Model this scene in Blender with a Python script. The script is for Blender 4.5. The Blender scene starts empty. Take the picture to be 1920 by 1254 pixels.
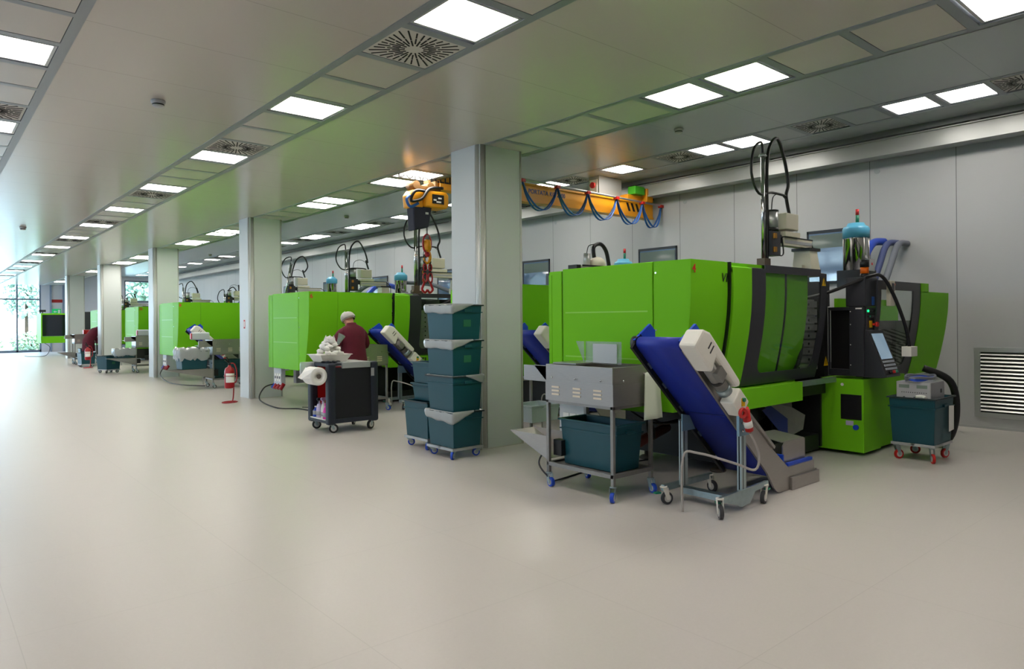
import bpy, bmesh, math, random
from mathutils import Vector, Matrix

scene = bpy.context.scene
col = scene.collection
random.seed(7)

# ---------------------------------------------------------------- camera
CAM_H, YAW, ROLL, FPX = 1.5, 0.7099, -0.00803, 1297.06
cam_data = bpy.data.cameras.new('camera')
cam = bpy.data.objects.new('camera', cam_data)
col.objects.link(cam)
_f = Vector((math.sin(YAW), math.cos(YAW), 0))
_r = Vector((math.cos(YAW), -math.sin(YAW), 0))
_u = Vector((0, 0, 1))
_c, _s = math.cos(ROLL), math.sin(ROLL)
_right = _c * _r + _s * _u
_up = -_s * _r + _c * _u
cam.matrix_world = Matrix(((_right.x, _up.x, -_f.x, 0), (_right.y, _up.y, -_f.y, 0),
                           (_right.z, _up.z, -_f.z, CAM_H), (0, 0, 0, 1)))
cam_data.sensor_width = 36.0
cam_data.lens = FPX / 1920 * 36.0
cam_data.shift_y = -(627 - 599.47) / 1920
cam_data.clip_start = 0.05
cam_data.clip_end = 300
scene.camera = cam

# ---------------------------------------------------------------- world, sun, exposure
world = bpy.data.worlds.new('world')
scene.world = world
world.use_nodes = True
wn = world.node_tree.nodes
wl = world.node_tree.links
bg = wn['Background']
tc = wn.new('ShaderNodeTexCoord')
sep = wn.new('ShaderNodeSeparateXYZ')
ramp = wn.new('ShaderNodeValToRGB')
ramp.color_ramp.elements[0].position = 0.45
ramp.color_ramp.elements[0].color = (0.80, 0.90, 1.0, 1)
ramp.color_ramp.elements[1].position = 0.9
ramp.color_ramp.elements[1].color = (0.42, 0.63, 1.0, 1)
mp = wn.new('ShaderNodeMapRange')
mp.inputs[1].default_value = -1
mp.inputs[2].default_value = 1
wl.new(tc.outputs['Generated'], sep.inputs[0])
wl.new(sep.outputs[2], mp.inputs[0])
wl.new(mp.outputs[0], ramp.inputs[0])
wl.new(ramp.outputs[0], bg.inputs[0])
SKY = 7.5
bg.inputs[1].default_value = SKY

sun_d = bpy.data.lights.new('sun', 'SUN')
sun_d.energy = 9.0
sun_d.angle = 0.01
sun_d.color = (1.0, 0.95, 0.86)
sun = bpy.data.objects.new('sun', sun_d)
col.objects.link(sun)
sun.rotation_euler = (math.radians(42), 0, math.radians(20))

PANEL_LIGHT = 15.0          # radiance of the lit ceiling panels
scene.view_settings.view_transform = 'Standard'
scene.view_settings.look = 'None'
scene.view_settings.gamma = 1.0
scene.view_settings.use_curve_mapping = False
scene.view_settings.exposure = 0.6
try:
    scene.cycles.max_bounces = 8
    scene.cycles.diffuse_bounces = 4
    scene.cycles.glossy_bounces = 4
    scene.cycles.transparent_max_bounces = 12
    scene.cycles.sample_clamp_indirect = 6.0
    scene.cycles.blur_glossy = 0.5
except Exception:
    pass

# ---------------------------------------------------------------- materials
MATS = {}


def srgb(h):
    c = [int(h[i:i + 2], 16) / 255 for i in (0, 2, 4)]
    return tuple(x / 12.92 if x <= 0.04045 else ((x + 0.055) / 1.055) ** 2.4 for x in c)


def mat(name, hexcol, rough=0.5, metal=0.0, noise=0.0, nscale=30.0, bump=0.0, emit=None, estr=0.0,
        trans=0.0, alpha=1.0, coat=0.0, spec=0.5, aniso=None):
    if name in MATS:
        return MATS[name]
    m = bpy.data.materials.new(name)
    m.use_nodes = True
    n, l = m.node_tree.nodes, m.node_tree.links
    b = n['Principled BSDF']
    c = srgb(hexcol)
    b.inputs['Base Color'].default_value = (*c, 1)
    b.inputs['Roughness'].default_value = rough
    b.inputs['Metallic'].default_value = metal
    b.inputs['Specular IOR Level'].default_value = spec
    if coat:
        b.inputs['Coat Weight'].default_value = coat
        b.inputs['Coat Roughness'].default_value = 0.06
    if trans:
        b.inputs['Transmission Weight'].default_value = trans
    if alpha < 1:
        b.inputs['Alpha'].default_value = alpha
    if emit:
        b.inputs['Emission Color'].default_value = (*srgb(emit), 1)
        b.inputs['Emission Strength'].default_value = estr
    if noise or bump:
        t = n.new('ShaderNodeTexCoord')
        x = n.new('ShaderNodeTexNoise')
        x.inputs['Scale'].default_value = nscale
        x.inputs['Detail'].default_value = 4
        if aniso:
            mpn = n.new('ShaderNodeMapping')
            mpn.inputs['Scale'].default_value = aniso
            l.new(t.outputs['Object'], mpn.inputs[0])
            l.new(mpn.outputs[0], x.inputs['Vector'])
        else:
            l.new(t.outputs['Object'], x.inputs['Vector'])
        if noise:
            hs = n.new('ShaderNodeMixRGB')
            hs.blend_type = 'MIX'
            hs.inputs[1].default_value = (*[v * (1 - noise) for v in c], 1)
            hs.inputs[2].default_value = (*[min(1, v * (1 + noise)) for v in c], 1)
            l.new(x.outputs[0], hs.inputs[0])
            l.new(hs.outputs[0], b.inputs['Base Color'])
        if bump:
            bp = n.new('ShaderNodeBump')
            bp.inputs['Strength'].default_value = bump
            bp.inputs['Distance'].default_value = 0.01
            l.new(x.outputs[0], bp.inputs['Height'])
            l.new(bp.outputs[0], b.inputs['Normal'])
    MATS[name] = m
    return m


def clear_mat(name, tint, gloss=0.08, opacity=0.1, body='dddddd', rough=0.03):
    """thin clear sheet: mostly see-through, some body, mirror-like sheen by viewing angle"""
    if name in MATS:
        return MATS[name]
    m = bpy.data.materials.new(name)
    m.use_nodes = True
    n, l = m.node_tree.nodes, m.node_tree.links
    n.remove(n['Principled BSDF'])
    out = n['Material Output']
    tr = n.new('ShaderNodeBsdfTransparent')
    tr.inputs[0].default_value = (*srgb(tint), 1)
    df = n.new('ShaderNodeBsdfDiffuse')
    df.inputs[0].default_value = (*srgb(body), 1)
    gl = n.new('ShaderNodeBsdfGlossy')
    gl.inputs['Roughness'].default_value = rough
    m1 = n.new('ShaderNodeMixShader')
    m1.inputs[0].default_value = opacity
    l.new(tr.outputs[0], m1.inputs[1])
    l.new(df.outputs[0], m1.inputs[2])
    lw = n.new('ShaderNodeLayerWeight')
    pw = n.new('ShaderNodeMath')
    pw.operation = 'POWER'
    pw.inputs[1].default_value = 5.0
    l.new(lw.outputs['Facing'], pw.inputs[0])
    fr = n.new('ShaderNodeMath')
    fr.operation = 'MULTIPLY'
    fr.inputs[1].default_value = 0.9
    l.new(pw.outputs[0], fr.inputs[0])
    lw.inputs['Blend'].default_value = 0.5
    ad = n.new('ShaderNodeMath')
    ad.operation = 'ADD'
    ad.use_clamp = True
    ad.inputs[1].default_value = gloss
    l.new(fr.outputs[0], ad.inputs[0])
    m2 = n.new('ShaderNodeMixShader')
    l.new(ad.outputs[0], m2.inputs[0])
    l.new(m1.outputs[0], m2.inputs[1])
    l.new(gl.outputs[0], m2.inputs[2])
    l.new(m2.outputs[0], out.inputs[0])
    MATS[name] = m
    return m


def seam_mat(name, hexcol, rough, axis, start, pitch, width, dark=0.55, noise=0.0, nscale=4.0, spec=0.5, axis2=None,
             metal=0.0, rough_noise=0.0, bump=0.0):
    """painted panel surface with thin joints at regular spacing along an axis (world metres)"""
    m = bpy.data.materials.new(name)
    m.use_nodes = True
    n, l = m.node_tree.nodes, m.node_tree.links
    b = n['Principled BSDF']
    b.inputs['Roughness'].default_value = rough
    b.inputs['Specular IOR Level'].default_value = spec
    b.inputs['Metallic'].default_value = metal
    c = srgb(hexcol)
    g = n.new('ShaderNodeNewGeometry')
    s = n.new('ShaderNodeSeparateXYZ')
    l.new(g.outputs['Position'], s.inputs[0])

    def line(ax, st, pi, wi):
        a = n.new('ShaderNodeMath'); a.operation = 'SUBTRACT'; a.inputs[1].default_value = st - 100 * pi
        l.new(s.outputs[ax], a.inputs[0])
        d = n.new('ShaderNodeMath'); d.operation = 'MODULO'; d.inputs[1].default_value = pi
        l.new(a.outputs[0], d.inputs[0])
        e = n.new('ShaderNodeMath'); e.operation = 'LESS_THAN'; e.inputs[1].default_value = wi
        l.new(d.outputs[0], e.inputs[0])
        return e
    k = line(axis, start, pitch, width)
    fac = k.outputs[0]
    if axis2:
        k2 = line(*axis2)
        mx = n.new('ShaderNodeMath'); mx.operation = 'MAXIMUM'
        l.new(fac, mx.inputs[0]); l.new(k2.outputs[0], mx.inputs[1])
        fac = mx.outputs[0]
    base = n.new('ShaderNodeMixRGB')
    base.inputs[1].default_value = (*[v * (1 - noise) for v in c], 1)
    base.inputs[2].default_value = (*[min(1, v * (1 + noise)) for v in c], 1)
    nz = n.new('ShaderNodeTexNoise'); nz.inputs['Scale'].default_value = nscale; nz.inputs['Detail'].default_value = 6
    l.new(g.outputs['Position'], nz.inputs['Vector'])
    l.new(nz.outputs[0], base.inputs[0])
    mix = n.new('ShaderNodeMixRGB')
    l.new(fac, mix.inputs[0])
    l.new(base.outputs[0], mix.inputs[1])
    mix.inputs[2].default_value = (*[v * dark for v in c], 1)
    l.new(mix.outputs[0], b.inputs['Base Color'])
    if rough_noise:
        n2 = n.new('ShaderNodeTexNoise'); n2.inputs['Scale'].default_value = 0.7
        l.new(g.outputs['Position'], n2.inputs['Vector'])
        mr = n.new('ShaderNodeMapRange')
        mr.inputs[3].default_value = rough - rough_noise; mr.inputs[4].default_value = rough + rough_noise
        l.new(n2.outputs[0], mr.inputs[0]); l.new(mr.outputs[0], b.inputs['Roughness'])
    if bump:
        n3 = n.new('ShaderNodeTexNoise'); n3.inputs['Scale'].default_value = 120
        l.new(g.outputs['Position'], n3.inputs['Vector'])
        bp = n.new('ShaderNodeBump'); bp.inputs['Strength'].default_value = bump; bp.inputs['Distance'].default_value = 0.002
        l.new(n3.outputs[0], bp.inputs['Height']); l.new(bp.outputs[0], b.inputs['Normal'])
    MATS[name] = m
    return m


GREEN = mat('green_paint', '74c41e', 0.45, spec=0.12)
DARK = mat('anthracite_paint', '2b2c33', 0.38)
BLACK = mat('black_plastic', '0d0d10', 0.45)
DEEP = mat('dark_steel', '17181b', 0.5, 0.3)
STEEL = mat('brushed_steel', 'a6a29e', 0.36, 0.78, noise=0.12, nscale=14, aniso=(1, 1, 30))
STEELM = mat('matt_steel', '8f8d8a', 0.5, 0.6, noise=0.1, nscale=20)
CHROME = mat('chrome', 'd0d0d0', 0.12, 1.0)
ZINC = mat('zinc_plate', '9fb0b4', 0.35, 0.8, noise=0.15, nscale=25)
ALU = mat('aluminium', 'b9bbbd', 0.4, 0.6)
WHITEP = mat('white_plastic', 'e6e3da', 0.4)
CREAM = mat('cream_paint', 'd8d3bf', 0.45)
PAPER = mat('white_paper', 'ecebe6', 0.9)
TISSUE = mat('white_tissue', 'f0efea', 0.95, bump=0.5, nscale=40)
TEAL = mat('teal_plastic', '0c4854', 0.42)
TEALD = mat('dark_teal_plastic', '083c44', 0.45)
RIM = mat('dark_rim_plastic', '14262b', 0.5)
BELT = mat('blue_belt', '0b2a9c', 0.55)
BLUEP = mat('blue_plastic', '1b49c4', 0.4)
BLUED = mat('dark_blue_plastic', '14206a', 0.45)
BLUEC = mat('blue_cable', '2b63b0', 0.5)
LBLUE = mat('light_blue_plastic', '5fb6dc', 0.4)
RED = mat('red_plastic', 'c81e1e', 0.4)
REDS = mat('red_enamel', 'a51822', 0.3)
YELLOW = mat('crane_yellow', 'e39a14', 0.42)
YSIGN = mat('sign_yellow', 'e8b800', 0.5)
ORANGE = mat('orange_lens', 'e86a10', 0.3)
GREENP = mat('green_plastic', '0e7a5a', 0.4)
RUBBER = mat('grey_rubber', '3c3c40', 0.7)
NAVY = mat('navy_plastic', '1b2230', 0.5)
NAVYD = mat('dark_navy_panel', '0a0b16', 0.55)
GREYHOSE = mat('grey_hose', '6f7480', 0.55)
BLUEHOSE = mat('blue_grey_hose', '4a5684', 0.5)
MAROON = mat('maroon_cloth', '5a0a22', 0.85, noise=0.25, nscale=9, bump=0.25)
SKIN = mat('skin', 'c98f74', 0.55)
TROUSER = mat('dark_trousers', '23242c', 0.85)
NET = mat('hair_net', 'd9d6cf', 0.8, noise=0.25, nscale=60)
HAIR = mat('grey_hair', '8b857b', 0.7, noise=0.3, nscale=80)
PINK = mat('pink_plastic', 'e83ab0', 0.35)
LILAC = mat('pale_lilac_plastic', 'c9bfe0', 0.4)
BROWN = mat('brown_pipe', '6e2f22', 0.45)
LCD = mat('screen_glass', '6f8596', 0.08, emit='8fa9bd', estr=0.35)
LCDG = mat('lcd_green', '7c8c80', 0.3)
GREYEQ = mat('instrument_grey', 'a3a4a8', 0.45)
LEDG = mat('green_led', '10d060', 0.3, emit='10ff70', estr=2.5)
FROST = mat('frosted_bin', 'b9c6cc', 0.4)
CLEAR = clear_mat('clear_sheet', 'eef2f4', 0.12, 0.22, 'd5dbe0', 0.12)
BAG = clear_mat('plastic_bag', 'eceff0', 0.05, 0.36, 'e6eaea', 0.3)
BAGW = mat('white_bag', 'd9e2cc', 0.5)
TINT = clear_mat('tinted_window', 'f0f4f2', 0.02, 0.015, '202428', 0.04)
PANE = clear_mat('window_glass', 'e8f2f5', 0.02, 0.0, 'ffffff', 0.01)
DARKPANE = mat('dark_glass', '5a7496', 0.04, spec=1.0, coat=1.0)
BLIND = mat('blind_fabric', '5f6f6a', 0.7, coat=0.4)


# ---------------------------------------------------------------- mesh helpers
class MB:
    def __init__(self):
        self.v, self.f, self.s = [], [], []

    def add(self, vs, fs, smooth=False):
        o = len(self.v)
        self.v += [tuple(p) for p in vs]
        self.f += [tuple(i + o for i in q) for q in fs]
        self.s += [smooth] * len(fs)
        return self

    def box(self, x0, x1, y0, y1, z0, z1):
        return self.add([(x0, y0, z0), (x1, y0, z0), (x1, y1, z0), (x0, y1, z0), (x0, y0, z1), (x1, y0, z1), (x1, y1, z1), (x0, y1, z1)],
                        [(0, 3, 2, 1), (4, 5, 6, 7), (0, 1, 5, 4), (1, 2, 6, 5), (2, 3, 7, 6), (3, 0, 4, 7)])

    def cbox(self, c, d, rot=None):
        """box by centre and size, optional rotation matrix"""
        x, y, z = d[0] / 2, d[1] / 2, d[2] / 2
        pts = [Vector(p) for p in ((-x, -y, -z), (x, -y, -z), (x, y, -z), (-x, y, -z), (-x, -y, z), (x, -y, z), (x, y, z), (-x, y, z))]
        if rot is not None:
            pts = [rot @ p for p in pts]
        c = Vector(c)
        return self.add([p + c for p in pts], [(0, 3, 2, 1), (4, 5, 6, 7), (0, 1, 5, 4), (1, 2, 6, 5), (2, 3, 7, 6), (3, 0, 4, 7)])

    def frustum(self, c0, d0, c1, d1, open_top=False):
        """rectangular frustum between two horizontal rectangles (cx, cy, z),(dx, dy)"""
        r = lambda c, d: [(c[0] - d[0] / 2, c[1] - d[1] / 2, c[2]), (c[0] + d[0] / 2, c[1] - d[1] / 2, c[2]),
                          (c[0] + d[0] / 2, c[1] + d[1] / 2, c[2]), (c[0] - d[0] / 2, c[1] + d[1] / 2, c[2])]
        fs = [(0, 3, 2, 1), (0, 1, 5, 4), (1, 2, 6, 5), (2, 3, 7, 6), (3, 0, 4, 7)]
        if not open_top:
            fs.append((4, 5, 6, 7))
        return self.add(r(c0, d0) + r(c1, d1), fs)

    def prism(self, poly, axis, a, b, smooth=False):
        n = len(poly)
        P = {'x': lambda p, t: (t, p[0], p[1]), 'y': lambda p, t: (p[0], t, p[1]), 'z': lambda p, t: (p[0], p[1], t)}[axis]
        vs = [P(p, a) for p in poly] + [P(p, b) for p in poly]
        self.add(vs, [tuple(range(n - 1, -1, -1)), tuple(range(n, 2 * n))])
        o = len(self.v) - 2 * n
        for i in range(n):
            j = (i + 1) % n
            self.f.append((o + i, o + j, o + n + j, o + n + i))
            self.s.append(smooth)
        return self

    def cyl(self, p0, p1, r, r1=None, n=16, caps=True):
        p0, p1 = Vector(p0), Vector(p1)
        r1 = r if r1 is None else r1
        d = (p1 - p0).normalized()
        a = d.orthogonal().normalized()
        b = d.cross(a)
        vs = []
        for p, rr in ((p0, r), (p1, r1)):
            for i in range(n):
                t = 2 * math.pi * i / n
                vs.append(p + a * rr * math.cos(t) + b * rr * math.sin(t))
        self.add(vs, [(i, (i + 1) % n, n + (i + 1) % n, n + i) for i in range(n)], True)
        if caps:
            o = len(self.v) - 2 * n
            self.f += [tuple(o + i for i in range(n - 1, -1, -1)), tuple(o + n + i for i in range(n))]
            self.s += [False, False]
        return self

    def tube(self, pts, r, n=8, smooth_path=True, closed=False, steps=5):
        pts = [Vector(p) for p in pts]
        if smooth_path and len(pts) > 2:
            q = []
            m = len(pts)
            rng = range(m) if closed else range(m - 1)
            for i in rng:
                if closed:
                    a, b, c, d = pts[i - 1], pts[i], pts[(i + 1) % m], pts[(i + 2) % m]
                else:
                    a, b, c, d = pts[max(i - 1, 0)], pts[i], pts[i + 1], pts[min(i + 2, m - 1)]
                for k in range(steps):
                    t = k / steps
                    q.append(0.5 * ((2 * b) + (c - a) * t + (2 * a - 5 * b + 4 * c - d) * t * t + (3 * b - a - 3 * c + d) * t ** 3))
            if not closed:
                q.append(pts[-1])
            pts = q
        m = len(pts)
        rs = r if isinstance(r, (list, tuple)) else None
        t0 = (pts[1] - pts[0]).normalized()
        a = t0.orthogonal().normalized()
        vs = []
        for i, p in enumerate(pts):
            if closed:
                t = (pts[(i + 1) % m] - pts[i - 1]).normalized()
            else:
                t = (pts[min(i + 1, m - 1)] - pts[max(i - 1, 0)]).normalized()
            a = (a - t * a.dot(t))
            a = a.normalized() if a.length > 1e-6 else t.orthogonal().normalized()
            b = t.cross(a)
            rr = r if rs is None else rs[0] + (rs[-1] - rs[0]) * i / (m - 1)
            for k in range(n):
                w = 2 * math.pi * k / n
                vs.append(p + a * rr * math.cos(w) + b * rr * math.sin(w))
        fs = []
        for i in range(m if closed else m - 1):
            i2 = (i + 1) % m
            for k in range(n):
                k2 = (k + 1) % n
                fs.append((i * n + k, i * n + k2, i2 * n + k2, i2 * n + k))
        self.add(vs, fs, True)
        if not closed:
            o = len(self.v) - m * n
            self.f += [tuple(o + k for k in range(n - 1, -1, -1)), tuple(o + (m - 1) * n + k for k in range(n))]
            self.s += [False, False]
        return self

    def lathe(self, prof, c=(0, 0, 0), n=20, axis='z'):
        c = Vector(c)
        vs = []
        for (r, z) in prof:
            for i in range(n):
                t = 2 * math.pi * i / n
                p = {'z': (r * math.cos(t), r * math.sin(t), z), 'x': (z, r * math.cos(t), r * math.sin(t)),
                     'y': (r * math.cos(t), z, r * math.sin(t))}[axis]
                vs.append(c + Vector(p))
        fs = []
        for j in range(len(prof) - 1):
            for i in range(n):
                k = (i + 1) % n
                fs.append((j * n + i, j * n + k, (j + 1) * n + k, (j + 1) * n + i))
        self.add(vs, fs, True)
        o = len(self.v) - len(vs)
        if prof[0][0] > 1e-4:
            self.f.append(tuple(o + i for i in range(n - 1, -1, -1))); self.s.append(False)
        if prof[-1][0] > 1e-4:
            self.f.append(tuple(o + (len(prof) - 1) * n + i for i in range(n))); self.s.append(False)
        return self

    def ball(self, c, r, sc=(1, 1, 1), n=14, jitter=0.0):
        m = n // 2
        vs, fs = [], []
        for j in range(m + 1):
            ph = math.pi * j / m
            for i in range(n):
                t = 2 * math.pi * i / n
                rr = r * (1 + (random.random() - 0.5) * jitter)
                vs.append((c[0] + rr * sc[0] * math.sin(ph) * math.cos(t), c[1] + rr * sc[1] * math.sin(ph) * math.sin(t), c[2] + rr * sc[2] * math.cos(ph)))
        for j in range(m):
            for i in range(n):
                k = (i + 1) % n
                fs.append((j * n + i, j * n + k, (j + 1) * n + k, (j + 1) * n + i))
        return self.add(vs, fs, True)

    def sheet(self, fn, nu, nv, smooth=True, closed_u=False):
        vs = [fn(i / nu, j / nv) for j in range(nv + 1) for i in range(nu + 1)]
        fs = [(j * (nu + 1) + i, j * (nu + 1) + i + 1, (j + 1) * (nu + 1) + i + 1, (j + 1) * (nu + 1) + i) for j in range(nv) for i in range(nu)]
        return self.add(vs, fs, smooth)

    def tri(self, pts, th_vec):
        a = [Vector(p) for p in pts]
        t = Vector(th_vec)
        return self.add([*a, *[p + t for p in a]], [tuple(range(len(a) - 1, -1, -1)), tuple(range(len(a), 2 * len(a)))] +
                        [(i, (i + 1) % len(a), len(a) + (i + 1) % len(a), len(a) + i) for i in range(len(a))])

    def build(self, name, material, parent=None, bev=0.0, thick=0.0, loc=None):
        me = bpy.data.meshes.new(name)
        me.from_pydata(self.v, [], self.f)
        bm = bmesh.new()
        bm.from_mesh(me)
        bmesh.ops.remove_doubles(bm, verts=bm.verts, dist=1e-6)
        bmesh.ops.recalc_face_normals(bm, faces=bm.faces)
        bm.to_mesh(me)
        bm.free()
        if any(self.s):
            if len(me.polygons) == len(self.s):
                me.polygons.foreach_set('use_smooth', self.s)
            else:
                me.polygons.foreach_set('use_smooth', [True] * len(me.polygons))
        me.materials.append(material)
        o = bpy.data.objects.new(name, me)
        col.objects.link(o)
        if parent is not None:
            o.parent = parent
        if loc is not None:
            o.location = loc
        if thick:
            md = o.modifiers.new('thickness', 'SOLIDIFY')
            md.thickness = thick
        if bev:
            md = o.modifiers.new('edges', 'BEVEL')
            md.width = bev
            md.segments = 2
            md.limit_method = 'ANGLE'
            md.angle_limit = math.radians(40)
        return o


def Bx(*a):
    return MB().box(*a)


def tag(o, label=None, cat=None, group=None, kind=None):
    if label:
        o['label'] = label
    if cat:
        o['category'] = cat
    if group:
        o['group'] = group
    if kind:
        o['kind'] = kind
    return o


def thing(name, label, cat, loc=(0, 0, 0), rotz=0.0, group=None):
    o = bpy.data.objects.new(name, None)
    o.empty_display_size = 0.1
    col.objects.link(o)
    o.location = loc
    o.rotation_euler = (0, 0, rotz)
    return tag(o, label, cat, group)


def kids(o):
    return [c for c in bpy.data.objects if c.parent == o]


def copy_tree(o, parent=None, skip=()):
    c = o.copy()
    col.objects.link(c)
    c.parent = parent
    for ch in kids(o):
        if ch.name.split('.')[0] in skip:
            continue
        copy_tree(ch, c)
    return c


def dup(o, loc, rotz=0.0, label=None, group=None, scale=None, skip=()):
    c = copy_tree(o, None, skip)
    c.location = loc
    c.rotation_euler = (0, 0, rotz)
    if scale:
        c.scale = scale
    if label:
        c['label'] = label
    if group:
        c['group'] = group
    return c


def struct(name, mb, material, bev=0.0, label=None):
    o = mb.build(name, material, bev=bev)
    o['kind'] = 'structure'
    return o


def text(name, body, size, material, parent, loc, rot, depth=0.001, shear=0.0, spacing=1.0, bold=0.0):
    cu = bpy.data.curves.new(name, 'FONT')
    cu.body = body
    cu.size = size
    cu.extrude = depth
    cu.shear = shear
    cu.offset = bold
    cu.space_character = spacing
    t = bpy.data.objects.new(name + '_curve', cu)
    col.objects.link(t)
    dg = bpy.context.evaluated_depsgraph_get()
    dg.update()
    me = bpy.data.meshes.new_from_object(t.evaluated_get(dg))
    bpy.data.objects.remove(t)
    me.materials.clear()
    me.materials.append(material)
    o = bpy.data.objects.new(name, me)
    col.objects.link(o)
    o.parent = parent
    o.location = loc
    o.rotation_euler = rot
    return o


R90 = math.pi / 2
FACE_NY = (R90, 0, 0)            # lettering read from the -Y side
FACE_NX = (R90, 0, -R90)         # lettering read from the -X side
# ================================================================ THE HALL
LOW, HIGH, WALLX, FARY = 3.54, 4.12, 10.8, 44.0
X0, Y0 = -7.0, -6.0
EDGE = 5.76                      # where the low ceiling ends and the crane bay begins

FLOORM = seam_mat('floor_vinyl', 'cbc5c0', 0.32, 0, 0.35, 1.22, 0.004, 0.88, 0.035, 55, 0.45, (1, 0.4, 1.22, 0.004),
                  bump=0.04)
CEILM = seam_mat('ceiling_panels', 'c1bab3', 0.2, 1, 2.455, 0.978, 0.006, 0.72, 0.01, 1.0, 0.55, )
CEILH = seam_mat('high_ceiling_panels', 'a2a7a8', 0.24, 1, 2.32, 1.18, 0.007, 0.75, 0.01, 1.0, 0.5)
WALLM = seam_mat('wall_panels', 'b6b7b9', 0.42, 1, 3.206, 1.132, 0.009, 0.3, 0.012, 2.0)
STRIPM = mat('strip_frame', '8a9096', 0.4, 0.2)
COLM = mat('column_panel', 'cbd0d0', 0.45)
COLE = mat('column_corner_profile', 'c3c4be', 0.35, 0.2)
JOINT = mat('dark_joint', '4b4e50', 0.6)
CONC = mat('plain_wall', 'b0b3b6', 0.6)

struct('floor', Bx(X0, WALLX + 0.4, Y0, FARY + 0.3, -0.2, 0), FLOORM)
# low ceiling over the aisle, pierced by the three light strips, with the crane bay above
STRIPS = [(0.15, 0.87), (2.49, 3.205), (4.985, 5.735)]
cm = MB()
prev = X0
for a, b in STRIPS:
    cm.box(prev, a, Y0, FARY, LOW, LOW + 0.12)
    prev = b
cm.box(prev, EDGE, Y0, FARY, LOW, LOW + 0.12)
struct('ceiling', cm, CEILM)
struct('ceiling_riser', Bx(EDGE - 0.02, EDGE + 0.02, Y0, FARY, LOW, HIGH + 0.1), CEILH)
struct('ceiling_high', MB().box(EDGE, 9.0, Y0, FARY, HIGH, HIGH + 0.12).box(9.8, WALLX, Y0, FARY, HIGH, HIGH + 0.12), CEILH)
struct('wall_right', Bx(WALLX, WALLX + 0.25, Y0, FARY, 0, HIGH + 0.1), WALLM)
WZ0, WZ1 = 2.55, 3.3
struct('wall_left', MB().box(X0 - 0.25, X0, Y0, FARY, 0, WZ0).box(X0 - 0.25, X0, Y0, FARY, WZ1, HIGH + 0.1).box(X0 - 0.25, X0, Y0, 4.0, WZ0, WZ1).box(X0 - 0.25, X0, 41.0, FARY, WZ0, WZ1), CONC)
ws = MB()
for k in range(21):
    ws.box(X0 - 0.16, X0 - 0.09, 4.0 + 1.85 * k - 0.025, 4.0 + 1.85 * k + 0.025, WZ0, WZ1)
o_ = struct('window_21', ws, mat('glazing_frame', '6e7888', 0.5))
Bx(X0 - 0.13, X0 - 0.125, 4.0, 41.0, WZ0, WZ1).build('pane', PANE, o_)
struct('wall_near', Bx(X0, WALLX, Y0 - 0.25, Y0, 0, HIGH + 0.1), CONC)
struct('baseboard_right', Bx(WALLX - 0.012, WALLX, Y0, FARY, 0, 0.035), ALU)

# strips: recessed backing, side rails, cross bars, plain tiles, lit panels, swirl vents
light_first = vent_first = None


def make_light():
    t = thing('ceiling_light', '', 'ceiling light')
    fr = MB()
    a, b, w = 0.285, 0.262, 0.022
    fr.box(-a, a, -b, -b + w, -0.006, 0.03).box(-a, a, b - w, b, -0.006, 0.03).box(-a, -a + w, -b + w, b - w, -0.006, 0.03).box(a - w, a, -b + w, b - w, -0.006, 0.03)
    fr.build('frame', ALU, t)
    Bx(-a + w, a - w, -b + w, b - w, 0.0, 0.02).build('diffuser', mat('lit_diffuser', 'ffffff', 0.6, emit='fff8ee', estr=PANEL_LIGHT), t)
    return t


def make_vent():
    t = thing('ceiling_vent', '', 'air vent')
    Bx(-0.285, 0.285, -0.285, 0.285, 0.0, 0.02).build('plate', mat('vent_plate', 'c4c0ba', 0.5), t, bev=0.003)
    s = MB()
    for i in range(32):
        th = 2 * math.pi * (i + 0.5) / 32
        lim = 0.262 / max(abs(math.cos(th)), abs(math.sin(th)))
        for (r0, r1) in ((0.07, 0.165), (0.18, lim)) if i % 2 == 0 else ((0.11, 0.20), (0.215, lim)):
            if r1 - r0 < 0.03:
                continue
            m = (r0 + r1) / 2
            s.cbox((m * math.cos(th), m * math.sin(th), -0.0012), (r1 - r0, 0.012, 0.003), Matrix.Rotation(th, 3, 'Z'))
    s.build('slots', mat('vent_slot', '060608', 0.8), t)
    return t


LW = ['second', 'third', 'fourth', 'fifth', 'sixth', 'seventh', 'eighth', 'ninth', 'tenth', 'eleventh', 'twelfth']
ORD = ['first', 'second', 'third', 'fourth', 'fifth', 'sixth', 'seventh', 'eighth', 'ninth', 'tenth', 'eleventh', 'twelfth',
       'thirteenth', 'fourteenth', 'fifteenth', 'sixteenth', 'seventeenth', 'eighteenth', 'nineteenth', 'twentieth']


def nth(i):
    return ORD[i] if i < 20 else 'twenty-' + ORD[i - 20]


def place_light(x, y, z, label, group):
    global light_first
    if light_first is None:
        light_first = make_light()
        o = light_first
        o.location = (x, y, z)
        tag(o, label, group=group)
    else:
        o = dup(light_first, (x, y, z), 0, label, group)
    return o


def place_vent(x, y, z, label, group):
    global vent_first
    if vent_first is None:
        vent_first = make_vent()
        o = vent_first
        o.location = (x, y, z)
        tag(o, label, group=group)
    else:
        o = dup(vent_first, (x, y, z), 0, label, group)
    return o


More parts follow.
